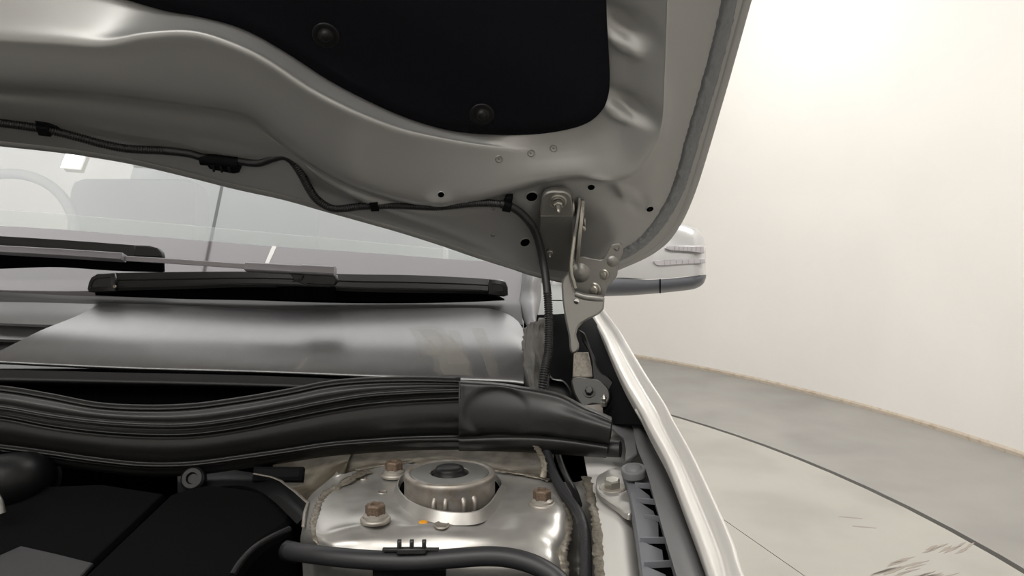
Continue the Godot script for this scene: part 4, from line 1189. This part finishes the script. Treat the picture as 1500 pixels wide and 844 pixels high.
func bulkhead_seal() -> void:
	var o := thing("bulkhead_seal", "long curved black rubber bulkhead seal across the rear of the engine bay", "rubber seal")
	var D := 0.81
	var X := [-80, 0, 70, 140, 210, 280, 350, 420, 480, 540, 610, 674]
	var A := [564, 568, 579, 592, 596, 594, 585, 573, 561, 555.5, 554, 555.5]
	var L1 := [594, 599, 611, 620, 624.5, 624, 615, 602, 590, 580.5, 576, 574]
	var L2 := [604, 610, 623, 632, 636.5, 636, 627, 613, 601, 591.5, 586, 583]
	var B := [648, 657, 666, 676, 683, 682, 673, 663, 654, 649, 645, 644]
	var row := func(a: Array, dy: float, dz: float) -> Array:
		var r := []
		for i in X.size(): r.append(Vector3(X[i], a[i] + dy, D + dz - 0.012 * float(i) / X.size()))
		return r
	var mid := func(a: Array, b: Array, t: float, dz: float) -> Array:
		var r := []
		for i in X.size(): r.append(Vector3(X[i], lerpf(a[i], b[i], t), D + dz - 0.012 * float(i) / X.size()))
		return r
	var st := new_st()
	shell(st, loft([row.call(A, 0.0, 0.012), row.call(A, 1.5, 0.001), row.call(A, 4.0, -0.002), row.call(A, 7.0, 0.001), mid.call(A, L1, 0.55, -0.003), row.call(L1, -3.5, -0.001), row.call(L1, -1.2, -0.006), row.call(L1, 1.5, -0.0055), row.call(L1, 3.5, -0.002), row.call(L2, -3.0, -0.006), row.call(L2, -0.5, -0.0095), row.call(L2, 2.0, -0.008), row.call(L2, 4.0, -0.005), mid.call(L2, B, 0.45, -0.006), mid.call(L2, B, 0.8, 0.002), row.call(B, -5.0, 0.008)], 120, 3), 0.006)
	obj("channel", st, M.rubber, o)
	st = new_st()
	shell(st, loft([row.call(B, -7.0, 0.004), row.call(B, -3.0, -0.004), row.call(B, 0.0, -0.006), row.call(B, 2.5, -0.003), row.call(B, 4.0, 0.0), row.call(B, 11.0, 0.003), row.call(B, 15.0, 0.010)], 120, 3), 0.005)
	obj("lower_lip", st, M.rubber, o)
	# plain end piece
	st = new_st()
	var G := loft([
		[Vector3(672, 556, 0.806), Vector3(736, 561, 0.80), Vector3(790, 570, 0.795), Vector3(822, 577, 0.79), Vector3(852, 592, 0.78), Vector3(876, 602, 0.772), Vector3(896, 611, 0.765)],
		[Vector3(672, 560, 0.796), Vector3(736, 565, 0.79), Vector3(790, 574, 0.785), Vector3(822, 582, 0.78), Vector3(852, 597, 0.77), Vector3(876, 607, 0.762), Vector3(896, 616, 0.755)],
		[Vector3(672, 572, 0.793), Vector3(736, 577, 0.787), Vector3(790, 585, 0.782), Vector3(822, 593, 0.777), Vector3(852, 606, 0.767), Vector3(876, 615, 0.76), Vector3(895, 622, 0.754)],
		[Vector3(672, 600, 0.789), Vector3(736, 603, 0.782), Vector3(790, 607, 0.777), Vector3(822, 611, 0.772), Vector3(852, 618, 0.763), Vector3(876, 625, 0.757), Vector3(894, 630, 0.752)],
		[Vector3(672, 630, 0.79), Vector3(736, 630, 0.783), Vector3(790, 632, 0.779), Vector3(822, 636, 0.774), Vector3(852, 640, 0.765), Vector3(876, 644, 0.759), Vector3(892, 647, 0.754)],
		[Vector3(672, 640, 0.797), Vector3(736, 638, 0.79), Vector3(790, 640, 0.786), Vector3(822, 644, 0.78), Vector3(852, 648, 0.771), Vector3(876, 651, 0.765), Vector3(891, 653, 0.76)]], 60, 6)
	for i in G.size():
		for j in G[i].size():
			var q := pix(G[i][j])
			var d: float = ((q - Vector2(728, 606)) / Vector2(44, 34)).length()
			var s := smoothstep(1.25, 0.95, d)
			G[i][j] -= Vector3(0, 0, 1) * (-0.002 + 0.0033 * s) * (1.0 - smoothstep(745, 800, q.x))
	shell(st, G, 0.005)
	obj("end_piece", st, M.rubber, o)
	st = new_st()
	shell(st, loft([[Vector3(672, 640, 0.792), Vector3(750, 638, 0.785), Vector3(817, 641, 0.778), Vector3(891, 651, 0.76)], [Vector3(672, 645, 0.786), Vector3(750, 643, 0.779), Vector3(817, 646, 0.772), Vector3(890, 656, 0.754)], [Vector3(672, 656, 0.789), Vector3(750, 657, 0.782), Vector3(817, 660, 0.775), Vector3(889, 666, 0.757)], [Vector3(672, 661, 0.797), Vector3(750, 662, 0.79), Vector3(817, 666, 0.783), Vector3(888, 671, 0.765)]], 50, 4), 0.005)
	obj("end_lip", st, M.rubber, o)
	st = new_st()
	tube(st, [P(886, 657, 0.77), P(909, 658, 0.765)], 0.0082, 18)
	obj("drain_stub", st, M.conduit, o)
	st = new_st()
	bar(st, world([Vector3(673, 559, 0.786), Vector3(673.5, 575, 0.783), Vector3(673.5, 584, 0.781)]), 0.0016, 0.003, Vector3(0, 0, 1), 0.0004)
	obj("joint_edge", st, M.rubber, o)

# ---------------------------------------------------------------- strut mount, hoses, covers
func flange_bolt(p: Vector3, k: float, label: String) -> void:
	var o := thing("tower_bolt", label, "bolt", "brown flange bolts round the strut mount")
	o.position = p
	var f := Transform3D(Basis(), Vector3.ZERO)
	var st := new_st()
	lathe(st, [Vector2(0.0125 * k, -0.001), Vector2(0.0128 * k, 0.001), Vector2(0.012 * k, 0.0022), Vector2(0.0106 * k, 0.0028), Vector2(0.0102 * k, 0.0045), Vector2(0.0075 * k, 0.0062)], f, 28)
	obj("washer", st, M.washer_metal, o)
	st = new_st()
	var R := []
	for h in [[0.004, 1.0], [0.0125, 1.0], [0.0138, 0.85], [0.0138, 0.55], [0.0115, 0.5], [0.0112, 0.05]]:
		var ring := []
		for i in 24:
			var a := TAU * i / 24
			var w := 1.0 + (0.09 * (1 if i % 4 < 2 else -1) if h[1] > 0.8 else 0.0)
			ring.append(Vector3(cos(a), 0, sin(a)) * 0.0077 * k * h[1] * w + Vector3(0, h[0], 0))
		R.append(ring)
	for i in R.size() - 1: grid(st, [R[i], R[i + 1]], false, true)
	obj("head", st, M.rusty_bolt, o)
func bay() -> void:
	var y0 := 0.9605
	var c := PY(659, 731, y0)
	var o := thing("strut_mount", "round pressed metal strut mount with black cap on the silver tower", "strut mount")
	o.position = c
	var id := Transform3D()
	var r := 0.0405
	var st := new_st()
	lathe(st, [Vector2(r * 1.01, -0.006), Vector2(r * 1.0, 0.014), Vector2(r * 1.005, 0.019), Vector2(r * 1.02, 0.0215), Vector2(r * 1.0, 0.0245), Vector2(r * 0.95, 0.0255), Vector2(r * 0.9, 0.0252), Vector2(r * 0.865, 0.0238)], id, 64, false)
	var cup := obj("cup", st, M.cast_metal, o)
	for a in [-8.0, 28.0]:
		for s in [-1.0, 1.0]:
			var t := deg_to_rad(90 - a + s * 7.0)
			st = new_st()
			var n := Vector3(cos(t), 0, sin(t))
			tube(st, spl([n * (r - 0.001) + Vector3(0, -0.006, 0), n * (r + 0.0012) + Vector3(0, 0.002, 0), n * (r + 0.001) + Vector3(0, 0.009, 0), n * (r - 0.002) + Vector3(0, 0.013, 0)], 5), 0.0024, 8)
			obj("pressed_rib", st, M.cast_metal, cup)
	st = new_st()
	lathe(st, [Vector2(r * 0.87, 0.0225), Vector2(r * 0.86, 0.0243), Vector2(r * 0.83, 0.0246), Vector2(r * 0.45, 0.0246), Vector2(r * 0.425, 0.0242), Vector2(r * 0.41, 0.02)], id, 64)
	obj("top_plate", st, M.bracket_metal, o)
	st = new_st()
	lathe(st, [Vector2(r * 0.42, 0.0215), Vector2(r * 0.4, 0.0215), Vector2(r * 0.39, 0.0225), Vector2(r * 0.335, 0.0235), Vector2(r * 0.325, 0.027), Vector2(r * 0.3, 0.029), Vector2(r * 0.2, 0.0302), Vector2(0.0001, 0.0306)], id, 40, false)
	obj("cap", st, M.black_plastic, o, "black rubber cap")
	flange_bolt(PY(550, 762, 0.9605), 1.0, "rusty brown flange bolt left in front of the round strut mount")
	flange_bolt(PY(577, 696, 0.9645), 1.0, "rusty brown flange bolt behind the strut mount, half hidden by it")
	flange_bolt(PY(794, 740, 0.9615), 0.95, "rusty brown flange bolt right of the strut mount beside the thin black conduit")
	# thick hose
	o = thing("hose", "thick black rubber hose running across the front of the silver tower", "hose")
	st = new_st()
	tube(st, world(spl([Vector3(425, 808, 0.64), Vector3(440, 810, 0.625), Vector3(465, 813, 0.61), Vector3(500, 817, 0.6), Vector3(553, 821, 0.592), Vector3(610, 822, 0.59), Vector3(665, 818, 0.588), Vector3(715, 815, 0.586), Vector3(755, 819, 0.583), Vector3(790, 831, 0.577), Vector3(820, 852, 0.57), Vector3(845, 885, 0.555)], 8)), 0.0072, 20)
	obj("tube", st, M.hose_rubber, o)
	st = new_st()
	lathe(st, [Vector2(0.0001, 0.007), Vector2(0.006, 0.0065), Vector2(0.0082, 0.004), Vector2(0.0085, -0.006), Vector2(0.007, -0.01)], axis_y(P(424, 808, 0.642), Vector3(-1, 0.1, -0.3)), 20, false)
	obj("sleeve", st, M.black_plastic, o)
	var hx2 := facing(P(603, 806, 0.586), Vector3(0, 0.1, 1))
	st = new_st()
	block(st, hx2.translated_local(Vector3(0, -0.0005, 0)), Vector3(0.022, 0.0042, 0.006), 0.0008)
	block(st, hx2.translated_local(Vector3(-0.001, -0.0005, -0.003)), Vector3(0.042, 0.0018, 0.005), 0.0005)
	var cl := obj("hose_clip", st, M.conduit, o)
	for k in [-0.0092, 0.0, 0.0092]:
		st = new_st()
		block(st, hx2.translated_local(Vector3(k, 0.003, 0)), Vector3(0.0028, 0.0085, 0.005), 0.001)
		obj("prong", st, M.conduit, cl)
	st = new_st()
	block(st, facing(P(600, 852, 0.6), Vector3(0, 0, 1)), Vector3(0.055, 0.02, 0.01), 0.002)
	obj("hose_cradle", st, M.black_matt, o)
	# thin conduit and cable beside the tower
	o = thing("thin_conduit", "thin black conduit curving down between silver tower and wing rail", "conduit")
	st = new_st()
	var path := world(spl([Vector3(796, 640, 0.80), Vector3(801, 664, 0.78), Vector3(810, 692, 0.75), Vector3(826, 722, 0.715), Vector3(846, 750, 0.675), Vector3(854, 770, 0.65), Vector3(858, 800, 0.615), Vector3(858, 846, 0.57), Vector3(857, 900, 0.52)], 10))
	tube(st, path.slice(0, 51), 0.0046, 14)
	tube(st, path.slice(50), 0.0042, 14, 0.0004, 0.0022)
	obj("tube", st, M.hose_rubber, o)
	o = thing("cable", "short black cable hanging behind the thin conduit under the seal's end", "cable")
	st = new_st()
	tube(st, world(spl([Vector3(812, 640, 0.82), Vector3(818, 668, 0.80), Vector3(828, 695, 0.78), Vector3(842, 722, 0.74), Vector3(848, 740, 0.71)], 8)), 0.0032, 10)
	obj("sheath", st, M.conduit, o)
	st = new_st()
	tube(st, world(spl([Vector3(796, 690, 0.77), Vector3(806, 700, 0.76), Vector3(818, 712, 0.75)], 6)), 0.0022, 8)
	obj("branch", st, M.conduit, o)
	# black cover at the left
	o = thing("engine_cover", "glossy black plastic cover filling the dark left of the engine bay", "engine cover")
	var ex := Transform3D(Basis(Vector3.RIGHT, 0.30), PY(250, 760, 0.93))
	ex.basis = ex.basis * Basis(Vector3.RIGHT, Vector3(0, 0, -1), Vector3.UP)
	st = new_st()
	plate(st, outl(ex, spl([Vector2(342, 850), Vector2(350, 836), Vector2(366, 812), Vector2(385, 793), Vector2(408, 778), Vector2(427, 764), Vector2(430, 750), Vector2(414, 731), Vector2(386, 718), Vector2(352, 711), Vector2(300, 708), Vector2(246, 722)], 4) + [Vector2(118, 843), Vector2(112, 850), Vector2(100, 905), Vector2(320, 905)]), ex, [Vector2(0, -0.012), Vector2(0.002, -0.004), Vector2(0.006, 0.0)], -0.08)
	obj("side_panel", st, M.engine_plastic, o)
	ex.origin.y += 0.002
	st = new_st()
	plate(st, outl(ex, [Vector2(242, 722), Vector2(114, 843), Vector2(100, 850), Vector2(86, 905), Vector2(-120, 905), Vector2(-120, 760), Vector2(40, 712), Vector2(150, 708)]), ex, [Vector2(0, -0.008), Vector2(0.0015, -0.001), Vector2(0.003, 0.0)], -0.08)
	obj("top_panel", st, M.engine_plastic, o)
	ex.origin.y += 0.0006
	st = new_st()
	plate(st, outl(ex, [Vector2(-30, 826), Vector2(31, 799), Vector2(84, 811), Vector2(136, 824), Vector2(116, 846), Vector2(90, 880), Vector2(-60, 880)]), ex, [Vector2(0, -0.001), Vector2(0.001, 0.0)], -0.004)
	obj("reflection_patch", st, M.reflection_grey, o, "grey patch painting a reflection on the cover")  # lighter grey plate paints a reflection on the black cover
	st = new_st()
	tube(st, world(spl([Vector3(340, 843, 0.6), Vector3(352, 824, 0.615), Vector3(372, 803, 0.635), Vector3(396, 788, 0.655), Vector3(424, 775, 0.675)], 6)), 0.0025, 8)
	obj("edge_bead", st, M.black_plastic, o)
	st = new_st()
	lathe(st, [Vector2(0.012, -0.004), Vector2(0.012, 0.004), Vector2(0.010, 0.006), Vector2(0.006, 0.006), Vector2(0.005, 0.003), Vector2(0.0001, 0.003)], axis_y(P(284, 702, 0.8), Vector3(0, 0.5, 1)), 24)
	obj("cap", st, M.black_plastic, o)
	o = thing("air_duct", "dark rounded plastic duct end at the far left under the seal", "air duct")
	st = new_st()
	tube(st, spl([P(-80, 715, 0.76), P(0, 705, 0.77), P(35, 700, 0.79), P(50, 700, 0.83)], 8), 0.026, 24)
	obj("duct", st, M.black_plastic, o)
	st = new_st()
	tube(st, [P(-12, 718, 0.73), P(-2, 735, 0.72), P(2, 752, 0.72)], 0.004, 10)
	obj("strap", st, M.bracket_metal, o)
	o = thing("bulkhead_trim", "black plastic trim curving round the rear of the dark engine cover", "trim")
	st = new_st()
	shell(st, loft([[Vector3(260, 690, 0.83), Vector3(330, 688, 0.83), Vector3(380, 695, 0.82), Vector3(412, 706, 0.78), Vector3(452, 740, 0.735)], [Vector3(260, 704, 0.815), Vector3(330, 702, 0.81), Vector3(372, 706, 0.8), Vector3(404, 720, 0.765), Vector3(445, 757, 0.715)], [Vector3(260, 722, 0.80), Vector3(330, 712, 0.80), Vector3(366, 714, 0.79), Vector3(396, 730, 0.76), Vector3(435, 768, 0.715)]], 40, 4), 0.004)
	obj("rim", st, M.black_plastic, o)
	st = new_st()
	block(st, facing(P(408, 695, 0.80), Vector3(0, 0.6, 1)), Vector3(0.05, 0.014, 0.012), 0.003)
	obj("connector", st, M.black_matt, o)

# ---------------------------------------------------------------- strip along the wing
func wing_strip() -> void:
	var o := thing("wing_strip", "grey plastic strip with ribbed pockets along the inner edge of the wing", "plastic strip")
	var f := Transform3D(Basis(Vector3.RIGHT, Vector3(0, 0, -1), Vector3.UP), Vector3(0.1, 0.995, -0.6))
	var st := new_st()
	plate(st, outl(f, [Vector2(879, 593), Vector2(884, 591), Vector2(905, 592), Vector2(914, 597), Vector2(922, 606), Vector2(926, 622), Vector2(931, 640), Vector2(934, 664), Vector2(928, 668), Vector2(916, 672), Vector2(917, 656), Vector2(914, 641), Vector2(896, 626), Vector2(894, 612), Vector2(881, 603)]), f, [Vector2(0, -0.001), Vector2(0.001, 0)], -0.003)
	obj("end_plate", st, M.rail_plastic, o)
	st = new_st()
	var G := loft([
		[Vector3(905, 566, 1.0), Vector3(926, 612, 0.996), Vector3(931, 640, 0.996), Vector3(937, 664, 0.996), Vector3(949, 695, 0.996), Vector3(962, 742, 0.996), Vector3(975, 789, 0.996), Vector3(993, 850, 0.996), Vector3(1012, 920, 0.996)],
		[Vector3(908, 566, 1.002), Vector3(930, 610, 0.998), Vector3(938, 636, 0.998), Vector3(946, 660, 0.998), Vector3(963, 695, 0.998), Vector3(982, 742, 0.998), Vector3(999, 789, 0.998), Vector3(1018, 850, 0.998), Vector3(1042, 920, 0.998)],
		[Vector3(912, 566, 0.998), Vector3(936, 610, 0.99), Vector3(945, 634, 0.99), Vector3(956, 656, 0.988), Vector3(974, 690, 0.988), Vector3(994, 735, 0.988), Vector3(1012, 782, 0.988), Vector3(1036, 850, 0.988), Vector3(1062, 920, 0.988)]], 60, 5, false, 1)
	shell(st, G, 0.003)
	obj("flat_strip", st, M.rail_plastic, o)
	st = new_st()
	tube(st, spl([PY(967, 731, 0.998), PY(970, 738, 0.9985), PY(976, 744, 0.998), PY(983, 748, 0.9975)], 5), 0.0008, 6)
	obj("moulded_mark", st, M.rail_plastic, o)
	# stepped ladder; a black sheet just under the pockets paints their shade
	f.origin.y = 0.985
	st = new_st()
	var pockets := [[Vector2(931, 711), Vector2(952, 713), Vector2(958, 733), Vector2(954, 733), Vector2(951, 726)], [Vector2(934, 734), Vector2(959, 736), Vector2(965, 758), Vector2(960, 757), Vector2(957, 749)], [Vector2(947, 759), Vector2(965, 761), Vector2(973, 790), Vector2(965, 790), Vector2(964, 766)], [Vector2(940, 793), Vector2(974, 793), Vector2(982, 824), Vector2(972, 824), Vector2(970, 806)], [Vector2(945, 829), Vector2(983, 827), Vector2(992, 862), Vector2(980, 862), Vector2(975, 842)]]
	var holes := pockets.map(func(q): return outl(f, q))
	plate(st, outl(f, [Vector2(912, 690), Vector2(917, 706), Vector2(922, 722), Vector2(927, 748), Vector2(930, 764), Vector2(935, 802), Vector2(941, 850), Vector2(952, 920), Vector2(1012, 920), Vector2(994, 850), Vector2(977, 789), Vector2(964, 742), Vector2(951, 697), Vector2(936, 690)]), f, [Vector2(0, -0.001), Vector2(0.0008, 0)], -0.012, holes)
	var lad := obj("ladder_strip", st, M.ladder_plastic, o)
	for q in [[Vector2(930, 711), Vector2(953, 713)], [Vector2(933, 733), Vector2(960, 736)], [Vector2(945, 758), Vector2(967, 761)], [Vector2(938, 792), Vector2(975, 792)], [Vector2(944, 828), Vector2(984, 826)]]:
		st = new_st()
		bar(st, [PY(q[0].x, q[0].y, 0.9855), PY(q[1].x, q[1].y, 0.9855)], 0.0012, 0.005, Vector3.UP, 0.0003)
		obj("rib", st, M.ladder_plastic, lad)
	st = new_st()
	plate(st, outl(f, [Vector2(924, 703), Vector2(950, 703), Vector2(996, 870), Vector2(945, 870)], -0.0015), f, [Vector2(0, -0.0015)], -0.01)
	obj("pocket_floor", st, M.deep_black, lad)
	st = new_st()
	var cp := PY(928, 687, 0.996)
	lathe(st, [Vector2(0.0105, -0.006), Vector2(0.0108, -0.001), Vector2(0.0105, 0.0008), Vector2(0.0095, 0.0012), Vector2(0.0088, 0.0002), Vector2(0.0072, 0.0002), Vector2(0.0066, 0.0018), Vector2(0.005, 0.003), Vector2(0.0001, 0.0034)], axis_y(cp, Vector3(-0.1, 1, 0.15)), 32, false)
	tag(obj("push_clip", st, M.rail_plastic), "round dark grey push clip pressed into the plastic wing strip", "clip")
	# metal tab
	o = thing("wing_bracket", "bare metal tab bolted to the inner wing beside the ribbed strip", "bracket")
	f.origin.y = 0.979
	st = new_st()
	plate(st, outl(f, spl_closed([Vector2(873, 706), Vector2(875, 697), Vector2(883, 692), Vector2(893, 687), Vector2(905, 685), Vector2(913, 688), Vector2(917, 700), Vector2(921, 722), Vector2(927, 748), Vector2(922, 753), Vector2(914, 750), Vector2(906, 743), Vector2(890, 732), Vector2(877, 722), Vector2(873, 714)], 3)), f, [Vector2(0, -0.001), Vector2(0.0008, 0)], -0.005)
	obj("tab", st, M.tower_silver, o)
	var p := PY(897, 716, 0.979)
	var ax := axis_y(p, Vector3(-0.05, 1, 0.1))
	st = new_st()
	lathe(st, [Vector2(0.0115, 0.0), Vector2(0.0115, 0.0012), Vector2(0.0106, 0.0018), Vector2(0.005, 0.0018)], ax, 32)
	var wa := obj("washer", st, M.washer_metal, o)
	st = new_st()
	lathe(st, [Vector2(0.0072, 0.001), Vector2(0.0072, 0.0075), Vector2(0.0062, 0.0087), Vector2(0.0001, 0.0087)], ax, 6)
	obj("bolt_head", st, M.zinc, wa)

# ---------------------------------------------------------------- door mirror
func mirror() -> void:
	var o := thing("door_mirror", "white and grey door mirror with two slit indicator lamps, behind the hinge", "wing mirror")
	var f := facing(P(990, 375, 1.648), Vector3(0.0, 0.07, 1))
	var st := new_st()
	var top := spl([Vector2(796, 436), Vector2(798, 410), Vector2(806, 380), Vector2(830, 350), Vector2(870, 332), Vector2(920, 323), Vector2(960, 322), Vector2(990, 325), Vector2(1010, 330.5), Vector2(1024, 337), Vector2(1030, 346), Vector2(1033, 358), Vector2(1034.5, 378), Vector2(1034.5, 400)], 6)
	top = even(top, 70)
	var seam := even(spl([Vector2(796, 440), Vector2(850, 420), Vector2(902, 407.5), Vector2(948, 409), Vector2(990, 406.5), Vector2(1034.5, 402)], 8), 70)
	var G := []
	for i in 26:
		var s := float(i) / 25
		var row := []
		for j in 70:
			var t := float(j) / 69
			var q: Vector2 = top[j].lerp(seam[j], s)
			var edge := minf(s * 1.0, 1.0)
			var side := clampf((1036.0 - q.x) / 22.0, 0, 1)
			var d := 1.655 + 0.05 * (1 - sqrt(1 - pow(1 - edge, 2.5))) + 0.05 * (1 - sqrt(1 - pow(1 - side, 2.0))) + (t - 0.6) * -0.02
			row.append(P(q.x, q.y, d))
		G.append(row)
	grid(st, G)
	plate(st, outl(f, top + [Vector2(1034, 403), Vector2(948, 409), Vector2(902, 408), Vector2(850, 421)]), f, [Vector2(0, -0.05)], -0.14)
	var hs := obj("housing", st, M.mirror_white, o)
	for L in [[[Vector2(966.5, 409.3), Vector2(990, 407.5), Vector2(1034.5, 402.5)], [Vector2(966.5, 429.6), Vector2(1000, 426), Vector2(1018, 423), Vector2(1030, 416), Vector2(1034.5, 406)]], [[Vector2(850, 421), Vector2(880, 412), Vector2(902, 408.5), Vector2(948, 410), Vector2(967, 409)], [Vector2(850, 436), Vector2(890, 434), Vector2(920, 433), Vector2(948, 431), Vector2(967, 429.5)]]]:
		G = []
		var a := even(spl(L[0], 6), 40)
		var b := even(spl(L[1], 6), 40)
		for i in 12:
			var s := float(i) / 11
			var row := []
			for j in 40:
				var q: Vector2 = a[j].lerp(b[j], s)
				var side := clampf((1036.0 - q.x) / 22.0, 0, 1)
				row.append(P(q.x, q.y, 1.652 - 0.006 * sin(s * PI * 0.7) + 0.06 * (1 - sqrt(1 - pow(s, 3.0))) + 0.05 * (1 - sqrt(1 - pow(1 - side, 2.0)))))
			G.append(row)
		st = new_st()
		shell(st, G, 0.004)
		obj("lower_trim", st, M.mirror_trim, o)
	st = new_st()
	bar(st, world([Vector3(967, 409, 1.645), Vector3(967, 418, 1.642), Vector3(967, 424, 1.646), Vector3(967, 429, 1.66)]), 0.0022, 0.003, Vector3(0, 0, 1), 0.0004)
	obj("trim_joint", st, M.deep_black, o)
	for L in [[Vector2(975, 364), Vector2(977, 361), Vector2(985, 360), Vector2(1031, 360.5), Vector2(1032, 371), Vector2(1010, 368.5), Vector2(983, 367)], [Vector2(957, 383.5), Vector2(960, 381.5), Vector2(968, 381.5), Vector2(1033, 378.5), Vector2(1033, 385.5), Vector2(966, 389.5), Vector2(961, 388)]]:
		st = new_st()
		plate(st, outl(f, L, 0.001), f, [Vector2(0, 0.0), Vector2(0.001, 0.0012)], -0.05)
		var l := obj("indicator_lamp", st, M.lens, hs)
		st = new_st()
		var a: Vector2 = L[2]
		var b: Vector2 = L[3]
		for k in 7:
			var t := 0.08 + k * 0.135
			var q := a.lerp(b, t)
			block(st, Transform3D(f.basis, on(f, q.x, q.y + lerpf(3.6, 5.0, t), 0.0012)), Vector3(0.0012, 0.0085, 0.0006), 0.0002)
		obj("lens_lines", st, M.lens_line, l)

const LAMP := 5.0
const SOFT := 5.0
func _ready() -> void:
	cb = Basis(Vector3.RIGHT, -deg_to_rad(PITCH))
	var camera := Camera3D.new()
	camera.name = "camera"
	camera.fov = rad_to_deg(2.0 * atan(422.0 / F))
	camera.near = 0.02
	camera.far = 60.0
	camera.transform = Transform3D(cb, cam)
	add_child(camera)
	camera.current = true
	var we := WorldEnvironment.new()
	we.name = "environment"
	var e := Environment.new()
	e.background_mode = Environment.BG_COLOR
	e.background_color = Color(0.8, 0.8, 0.8)
	e.tonemap_mode = Environment.TONE_MAPPER_LINEAR
	e.tonemap_exposure = 0.93
	e.sdfgi_enabled = true
	e.ssao_enabled = true
	e.ssil_enabled = true
	we.environment = e
	add_child(we)
	make_materials()
	glass_xf = Transform3D(Basis(Vector3.RIGHT, Vector3(0, 0.5, -0.8660254), Vector3(0, 0.8660254, 0.5)), P(400, 442, 1.085))
	var t := deg_to_rad(50.0)
	hx = Transform3D(Basis(Vector3.RIGHT, Vector3(0, sin(t), cos(t)), Vector3(0, -cos(t), sin(t))), P(860, 405, 0.95))
	studio()
	var b := body()
	hood()
	hinge()
	wiring()
	wipers()
	cowl()
	bulkhead_seal()
	body_bay(b)
	bay()
	wing_strip()
	mirror()
